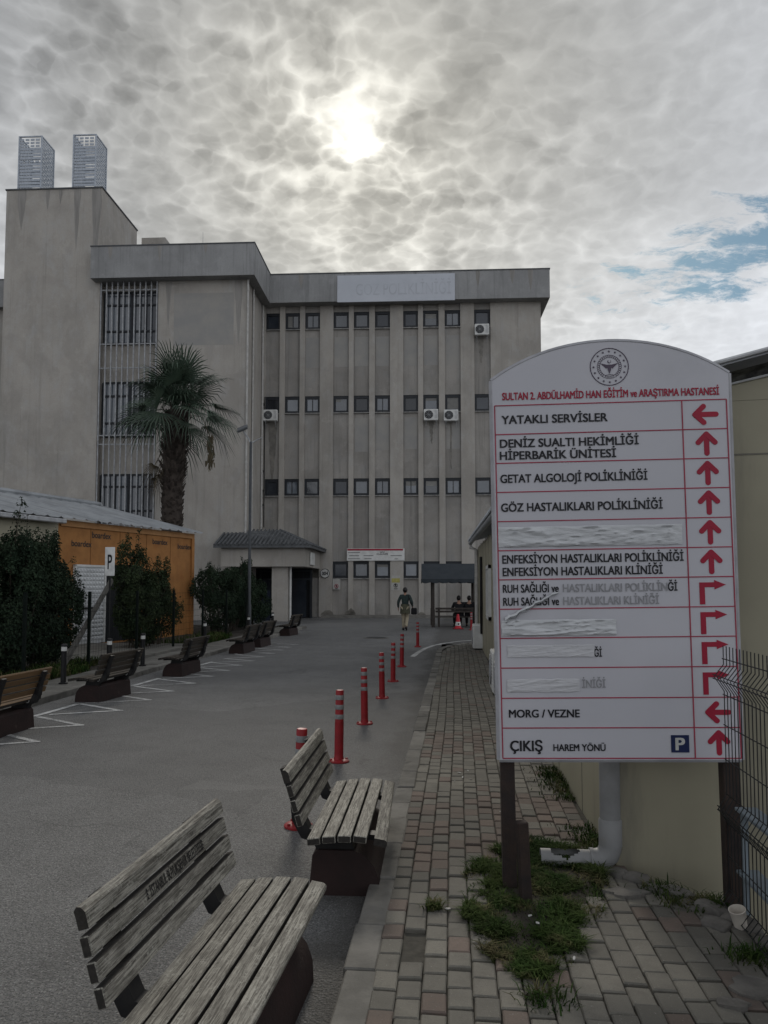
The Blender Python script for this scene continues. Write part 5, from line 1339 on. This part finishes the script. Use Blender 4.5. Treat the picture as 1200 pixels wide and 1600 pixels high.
for i in range(fr_n):
    f = i / fr_n; el = R(82) - f * R(112) + g.gauss(0, .20); az = i * 2.399963 + g.uniform(-.2, .2)
    frond(mb, C0 + Vector((g.uniform(-.12, .12), g.uniform(-.12, .12), (1 - f) * .3 - f * .45)), az, el, (.75 + .65 * math.cos(el)) * g.uniform(.85, 1.25), g.uniform(1.5, 1.9), g, .35 + f * .75, 26)
for i in range(16):
    frond(mb, C0 + Vector((0, 0, g.uniform(-.2, .3))), i * 2.399963 + g.uniform(-.3, .3), g.uniform(R(5), R(65)), g.uniform(.35, .7), g.uniform(1.2, 1.6), g, .8, 26)
mb.build('crown', m_palm, pm, recalc=False)
mb = MB()
for (az, el, pl, br, dz) in [(PI + .2, R(-58), 1.6, 1.0, -1.1), (PI - .3, R(-66), 1.9, .95, -1.1), (PI * 1.2, R(-76), 1.6, .9, -1.2), (-.4, R(-84), 1.0, .7, -1.1), (PI * .9, R(-60), 2.2, 1.0, -1.0), (PI + .4, R(-70), 2.3, .9, -1.0)]:
    frond(mb, C0 + Vector((0, 0, dz)), az, el, pl, br, g, 1.8, 18)
# one snapped frond hanging from the right side
c_ = C0 + Vector((1.62, -.4, -1.35))
for k in range(90):
    z = g.uniform(0, 1.3); q = c_ + Vector((g.gauss(0, .07), g.gauss(0, .07), -z)); e = q + Vector((g.gauss(0, .07), g.gauss(0, .05), -.22)); s_ = Vector((.035, 0, 0)); mb.add([q - s_, q + s_, e + s_ * .4, e - s_ * .4], [(0, 1, 2, 3)], g.uniform(-.5, .5))
mb.tube([C0 + Vector((.2, 0, -.3)), C0 + Vector((1.2, -.2, -.55)), c_ + Vector((0, 0, -.1)), c_ + Vector((.02, 0, -1.2))], .015, 5)
mb.build('dead_leaf', m_palmdead, pm, recalc=False)

# ================================================================== SHELTER AND PICNIC BENCH
sl_ = thing('shelter', 'dark timber shelter with a charcoal canopy and scalloped valance by the far wall', 'shelter', (-1.42, 32.2, 0), R(3))
Wd, Dp = 2.75, 2.3
mb = MB(); V = [(0, 0, 2.02), (Wd, 0, 2.02), (Wd, Dp, 2.02), (0, Dp, 2.02), (.0, Dp * .5, 2.70), (Wd, Dp * .5, 2.70)]
mb.add(V + [(x, y, z - .04) for x, y, z in V], [(0, 1, 5, 4), (2, 3, 4, 5), (0, 4, 3), (1, 2, 5), (6, 10, 11, 7), (8, 11, 10, 9), (6, 9, 10), (7, 11, 8)]); mb.build('canopy', m_canopy, sl_, recalc=False)
mb = MB()
def scal(p0, p1):
    n = 44; pts = []
    for i in range(n + 1):
        u = i / n; pts.append((u, 1.90 - .05 * abs(math.sin(u * PI * 7))))
    q = [(0, 2.03)] + pts[:]; q = [(0, 2.03)] + [(u, z) for u, z in pts] + [(1, 2.03)]
    P0 = Vector(p0); P1 = Vector(p1); nrm = Vector((-(P1 - P0).y, (P1 - P0).x, 0)).normalized() * .01
    mb.prism(q, lambda u, z: P0.lerp(P1, u) + Vector((0, 0, z)) + nrm, lambda u, z: P0.lerp(P1, u) + Vector((0, 0, z)) - nrm)
scal((0, 0, 0), (Wd, 0, 0)); scal((0, Dp, 0), (Wd, Dp, 0)); scal((-.001, .02, 0), (-.001, Dp - .02, 0)); scal((Wd + .001, .02, 0), (Wd + .001, Dp - .02, 0))
mb.build('valance', m_canopy, sl_)
for (x, y) in ((.48, .25), (Wd - .48, .25), (.48, Dp - .25), (Wd - .48, Dp - .25)):
    mb = MB(); mb.box(x - .06, x + .06, y - .06, y + .06, 0, 2.1, c=.008); mb.box(x - .075, x + .075, y - .075, y + .075, 0, .75, c=.006); mb.build('post', m_darkwood, sl_)
pb = thing('picnic_bench', 'dark wooden bench with a backrest rail inside the shelter', 'bench', (-.86, 32.5, 0), R(3))
mb = MB()
for z in (.62, .74): mb.box(0, 1.7, -.02, .02, z, z + .085, c=.004)
mb.build('backrest', m_darkwood, pb)
mb = MB()
for k in range(3): mb.box(0, 1.7, .06 + k * .13, .17 + k * .13, .41, .45, c=.004)
mb.build('seat', m_darkwood, pb)
for x in (.15, 1.55):
    mb = MB(); mb.box(x - .04, x + .04, .02, .42, 0, .41); mb.box(x - .04, x + .04, .02, .08, .41, .83); mb.build('leg', m_darkwood, pb)

# ================================================================== PEOPLE
def skin(name, pts, edges, root, mat, parent, sub=2):
    keys = list(pts); idx = {k: i for i, k in enumerate(keys)}
    me = bpy.data.meshes.new('tmp'); me.from_pydata([pts[k][0] for k in keys], [(idx[a], idx[b]) for a, b in edges], [])
    o = bpy.data.objects.new('tmp', me); COL.objects.link(o)
    md = o.modifiers.new('s', 'SKIN'); md.use_smooth_shade = True
    ly = me.skin_vertices[0].data
    for k in keys:
        r_ = pts[k][1]; ly[idx[k]].radius = r_ if isinstance(r_, tuple) else (r_, r_); ly[idx[k]].use_root = (k == root)
    sb = o.modifiers.new('d', 'SUBSURF'); sb.levels = sub; sb.render_levels = sub
    dg = bpy.context.evaluated_depsgraph_get(); m2 = bpy.data.meshes.new_from_object(o.evaluated_get(dg))
    bpy.data.objects.remove(o); bpy.data.meshes.remove(me)
    m2.name = name; m2.materials.clear(); m2.materials.append(mat)
    m2.polygons.foreach_set('use_smooth', [True] * len(m2.polygons))
    r = bpy.data.objects.new(name, m2); COL.objects.link(r); r.parent = parent; return r
def hand_pts(P, E, tag_, wrist, d, side):
    d = Vector(d).normalized(); side = Vector(side).normalized(); w = Vector(wrist)
    pk = 'palm' + tag_; P[pk] = (tuple(w + d * .055), (.034, .018)); E.append(('wr' + tag_, pk))
    for i, (o, L) in enumerate([(-.026, .062), (-.009, .074), (.009, .070), (.026, .056)]):
        a = w + d * .085 + side * o; b = a + d * L * .55; c = a + d * L + side.cross(d) * .012
        for nm, q in (('a', a), ('b', b), ('c', c)): P[f'f{i}{nm}{tag_}'] = (tuple(q), .008)
        E += [(pk, f'f{i}a{tag_}'), (f'f{i}a{tag_}', f'f{i}b{tag_}'), (f'f{i}b{tag_}', f'f{i}c{tag_}')]
    a = w + d * .04 - side * .035; b = a + d * .045 - side * .012
    P['ta' + tag_] = (tuple(a), .010); P['tb' + tag_] = (tuple(b), .009); E += [(pk, 'ta' + tag_), ('ta' + tag_, 'tb' + tag_)]
def person(label, loc, rz, J, mats, sitting=False):
    t_ = thing('person', label, 'person', loc, rz)
    P = {k: v for k, v in J.items()}
    E = [('pelvis', 'spine'), ('spine', 'chest'), ('chest', 'neck'), ('neck', 'chin'), ('chin', 'head'), ('head', 'crown')]
    for s_ in 'LR': E += [('chest', 'sh' + s_), ('sh' + s_, 'el' + s_), ('el' + s_, 'wr' + s_), ('pelvis', 'hip' + s_), ('hip' + s_, 'kn' + s_), ('kn' + s_, 'an' + s_), ('an' + s_, 'toe' + s_)]
    for s_ in 'LR':
        w = Vector(P['wr' + s_][0]); e = Vector(P['el' + s_][0]); hand_pts(P, E, s_, w, w - e, (0, 1, 0))
    body = skin('body', P, E, 'pelvis', m_skin, t_, 1)
    hd = Vector(P['head'][0])
    def sub(keys, edges, root, f, nm, mat): return skin(nm, {k: (J[k][0], tuple(q * f[k] if k in f else q * f['*'] for q in (J[k][1] if isinstance(J[k][1], tuple) else (J[k][1],) * 2))) for k in keys}, edges, root, mat, t_, 2)
    sub(['pelvis', 'spine', 'chest', 'shL', 'elL', 'wrL', 'shR', 'elR', 'wrR'], [('pelvis', 'spine'), ('spine', 'chest'), ('chest', 'shL'), ('shL', 'elL'), ('elL', 'wrL'), ('chest', 'shR'), ('shR', 'elR'), ('elR', 'wrR')], 'pelvis', {'*': 1.42, 'pelvis': 1.2}, 'coat', mats[0])
    sub(['pelvis', 'hipL', 'knL', 'anL', 'hipR', 'knR', 'anR'], [('pelvis', 'hipL'), ('hipL', 'knL'), ('knL', 'anL'), ('pelvis', 'hipR'), ('hipR', 'knR'), ('knR', 'anR')], 'pelvis', {'*': 1.25, 'anL': 1.5, 'anR': 1.5}, 'trousers', mats[1])
    for s_ in 'LR':
        a = Vector(J['an' + s_][0]); tt = Vector(J['toe' + s_][0]); mb = MB(); mb.tube([a + Vector((0, -.05, -.055)), a + Vector((0, .0, -.03)), a.lerp(tt, .6), tt + (tt - a).normalized() * .05], [.038, .05, .045, .022], 10); mb.build('shoe', m_shoe, t_, smooth=60)
    mb = MB(); mb.sphere(hd + Vector((0, -.012, .022)), .093, .108, .115, 8)
    if mats[3]: mb.sphere(hd + Vector((0, -.10, .02)), .055, n=6)
    mb.build('hair', m_hair, t_, smooth=80)
    # face, on the side away from the camera
    mb = MB()
    for sx in (-.032, .032): mb.sphere(hd + Vector((sx, .078, .0)), .012, n=5)
    mb.build('eye', m_white, t_, smooth=80)
    mb = MB(); mb.tube([hd + Vector((0, .085, .005)), hd + Vector((0, .112, -.03)), hd + Vector((0, .09, -.04))], [.008, .013, .008], 6); mb.build('nose', m_skin, t_, smooth=80)
    mb = MB(); mb.tube([hd + Vector((-.022, .085, -.062)), hd + Vector((0, .093, -.064)), hd + Vector((.022, .085, -.062))], .006, 6); mb.build('mouth', m_post_red, t_, smooth=80)
    for sx in (-1, 1):
        mb = MB(); mb.sphere(hd + Vector((sx * .083, 0, -.005)), .012, .022, .032, 5); mb.build('ear', m_skin, t_, smooth=80)
    if mats[2]:
        mb = MB(); z0, z1 = 1.02, .66; prf = [(.155, z0), (.175, .9), (.185, .78), (.19, z1), (.17, z1)]
        vs = []; fs_ = []; n = 20
        for (ra, z) in prf:
            for k in range(n): a = 2 * PI * k / n; vs.append((ra * math.cos(a) * 1.05, ra * math.sin(a) * .8 - .01, z + .01 * math.sin(3 * a)))
        for i in range(len(prf) - 1):
            for k in range(n): fs_.append((i * n + k, i * n + (k + 1) % n, (i + 1) * n + (k + 1) % n, (i + 1) * n + k))
        mb.add(vs, fs_); mb.build('tunic', mats[2], t_, smooth=60, recalc=False)
    return t_
JW = {'pelvis': ((0, 0, .92), (.115, .095)), 'spine': ((0, 0, 1.08), (.10, .08)), 'chest': ((0, .0, 1.28), (.12, .088)), 'neck': ((0, -.005, 1.42), .05), 'chin': ((0, .01, 1.475), .052), 'head': ((0, .015, 1.555), (.078, .090)), 'crown': ((0, .01, 1.625), (.055, .065)),
      'shL': ((-.165, -.01, 1.345), .052), 'elL': ((-.265, -.06, 1.10), .040), 'wrL': ((-.275, .03, .88), .028), 'shR': ((.165, -.01, 1.345), .052), 'elR': ((.275, -.09, 1.11), .040), 'wrR': ((.285, .03, .93), .028),
      'hipL': ((-.085, 0, .86), .088), 'knL': ((-.075, .05, .48), .060), 'anL': ((-.07, .0, .095), .038), 'toeL': ((-.075, .15, .035), .030),
      'hipR': ((.085, 0, .86), .088), 'knR': ((.07, .03, .48), .060), 'anR': ((.06, -.20, .15), .038), 'toeR': ((.06, -.08, .04), .030)}
person('person walking away in a dark green coat, olive tunic and beige trousers', (-1.98, 30.15, 0), R(-4), JW, (m_coat, m_trouser, m_tunic, True))
bg = thing('shoulder_bag', 'dark shoulder bag hanging at the hip of the walking person', 'bag', (-1.98 + .30, 30.15 - .02, .62), R(-4))
mb = MB(); mb.box(-.06, .16, -.07, .07, 0, .26, c=.03); mb.build('pouch', m_cloth_black, bg, smooth=40)
mb = MB(); mb.tube([(.0, 0, .25), (-.10, -.13, .50), (-.16, -.14, .74), (-.18, 0, .79)], .012, 6); mb.build('strap', m_cloth_black, bg)
def sit(dx):
    return {'pelvis': ((0, 0, .53), (.13, .11)), 'spine': ((0, -.01, .70), (.12, .10)), 'chest': ((0, .03, .92), (.14, .105)), 'neck': ((0, .05, 1.07), .052), 'chin': ((0, .07, 1.125), .054), 'head': ((0, .08, 1.20), (.08, .092)), 'crown': ((0, .075, 1.27), (.057, .067)),
      'shL': ((-.19, .03, .99), .06), 'elL': ((-.29, .12, .74), .045), 'wrL': ((-.12, .34, .66), .03), 'shR': ((.19, .03, .99), .06), 'elR': ((.29, .12, .74), .045), 'wrR': ((.12, .34, .66), .03),
      'hipL': ((-.1, .04, .53), .095), 'knL': ((-.13, .45, .52), .065), 'anL': ((-.13, .47, .10), .04), 'toeL': ((-.13, .63, .035), .03),
      'hipR': ((.1, .04, .53), .095), 'knR': ((.13, .45, .52), .065), 'anR': ((.13, .47, .10), .04), 'toeR': ((.13, .63, .035), .03)}
person('person in dark clothes seated on the shelter bench, the one nearer its middle', (.13, 32.78, 0), R(8), sit(0), (m_cloth_black, m_cloth_black, None, False))
person('person in dark clothes seated at the cabin end of the shelter bench', (.56, 32.83, 0), R(-4), sit(0), (m_cloth_black, m_cloth_black, None, False))

# broken cement patch by the fence
mb = MB()
for (cx_, cy_, a, b) in [(1.24, 3.44, .13, .10), (1.36, 3.25, .12, .14), (1.10, 3.30, .07, .05), (.92, 4.40, .12, .07)]:
    q = [(cx_ + a * math.cos(t_) * rng.uniform(.6, 1.1), cy_ + b * math.sin(t_) * rng.uniform(.6, 1.1)) for t_ in [2 * PI * k / 13 for k in range(13)]]
    mb.prism(q, lambda x, y: (x, y, .04), lambda x, y: (x, y, .083 + .01 * mnoise.noise((x * 9, y * 9, 2))))
struct(mb.build('cement_patch', m_stone))
# ================================================================== SMALL LITTER
scraps = [(.02, 7.02), (.05, 6.86), (-.02, 6.72), (.12, 6.80), (.10, 7.10), (.33, 5.85), (-.05, 4.1), (.36, 4.0), (.39, 3.92), (.52, 3.62), (.0, 7.9)]
for i, (x, y) in enumerate(scraps):
    mb = MB(); a, b = rng.uniform(.010, .024), rng.uniform(.006, .014); q = [(a * math.cos(t_) * rng.uniform(.7, 1.1), b * math.sin(t_) * rng.uniform(.7, 1.1)) for t_ in [2 * PI * k / 7 for k in range(7)]]
    mb.prism(q, lambda u, v: (u, v, .0 + u * .2), lambda u, v: (u, v, .003 + u * .2))
    o = tag(mb.build('paper_scrap', m_litter), 'small white scrap of litter lying on the brick pavement', 'litter', 'white scraps of litter on the pavement'); o.location = (x, y, .078 if not in_poly(x, y, GRASS) else .10); o.rotation_euler = (0, 0, rng.uniform(0, 6))
mb = MB(); n = 14
for i in range(n + 1):
    u = i / n; w_ = .032 * math.sin(PI * min(1, u * 1.02)) ** .7
    for s_ in (-1, 0, 1): mb.v.append((-.075 + .15 * u, s_ * w_ , .012 + .014 * abs(s_) + .012 * math.sin(u * 3))); mb.r.append(0)
for i in range(n):
    for k in range(2): mb.f.append((i * 3 + k, i * 3 + k + 1, i * 3 + 4 + k, i * 3 + 3 + k))
o = tag(mb.build('dry_leaf', m_dryleaf, smooth=60, recalc=False), 'curled brown dry leaf on the asphalt near the left picture edge', 'leaf'); o.location = (-2.42, 3.62, .003); o.rotation_euler = (0, 0, R(-25))
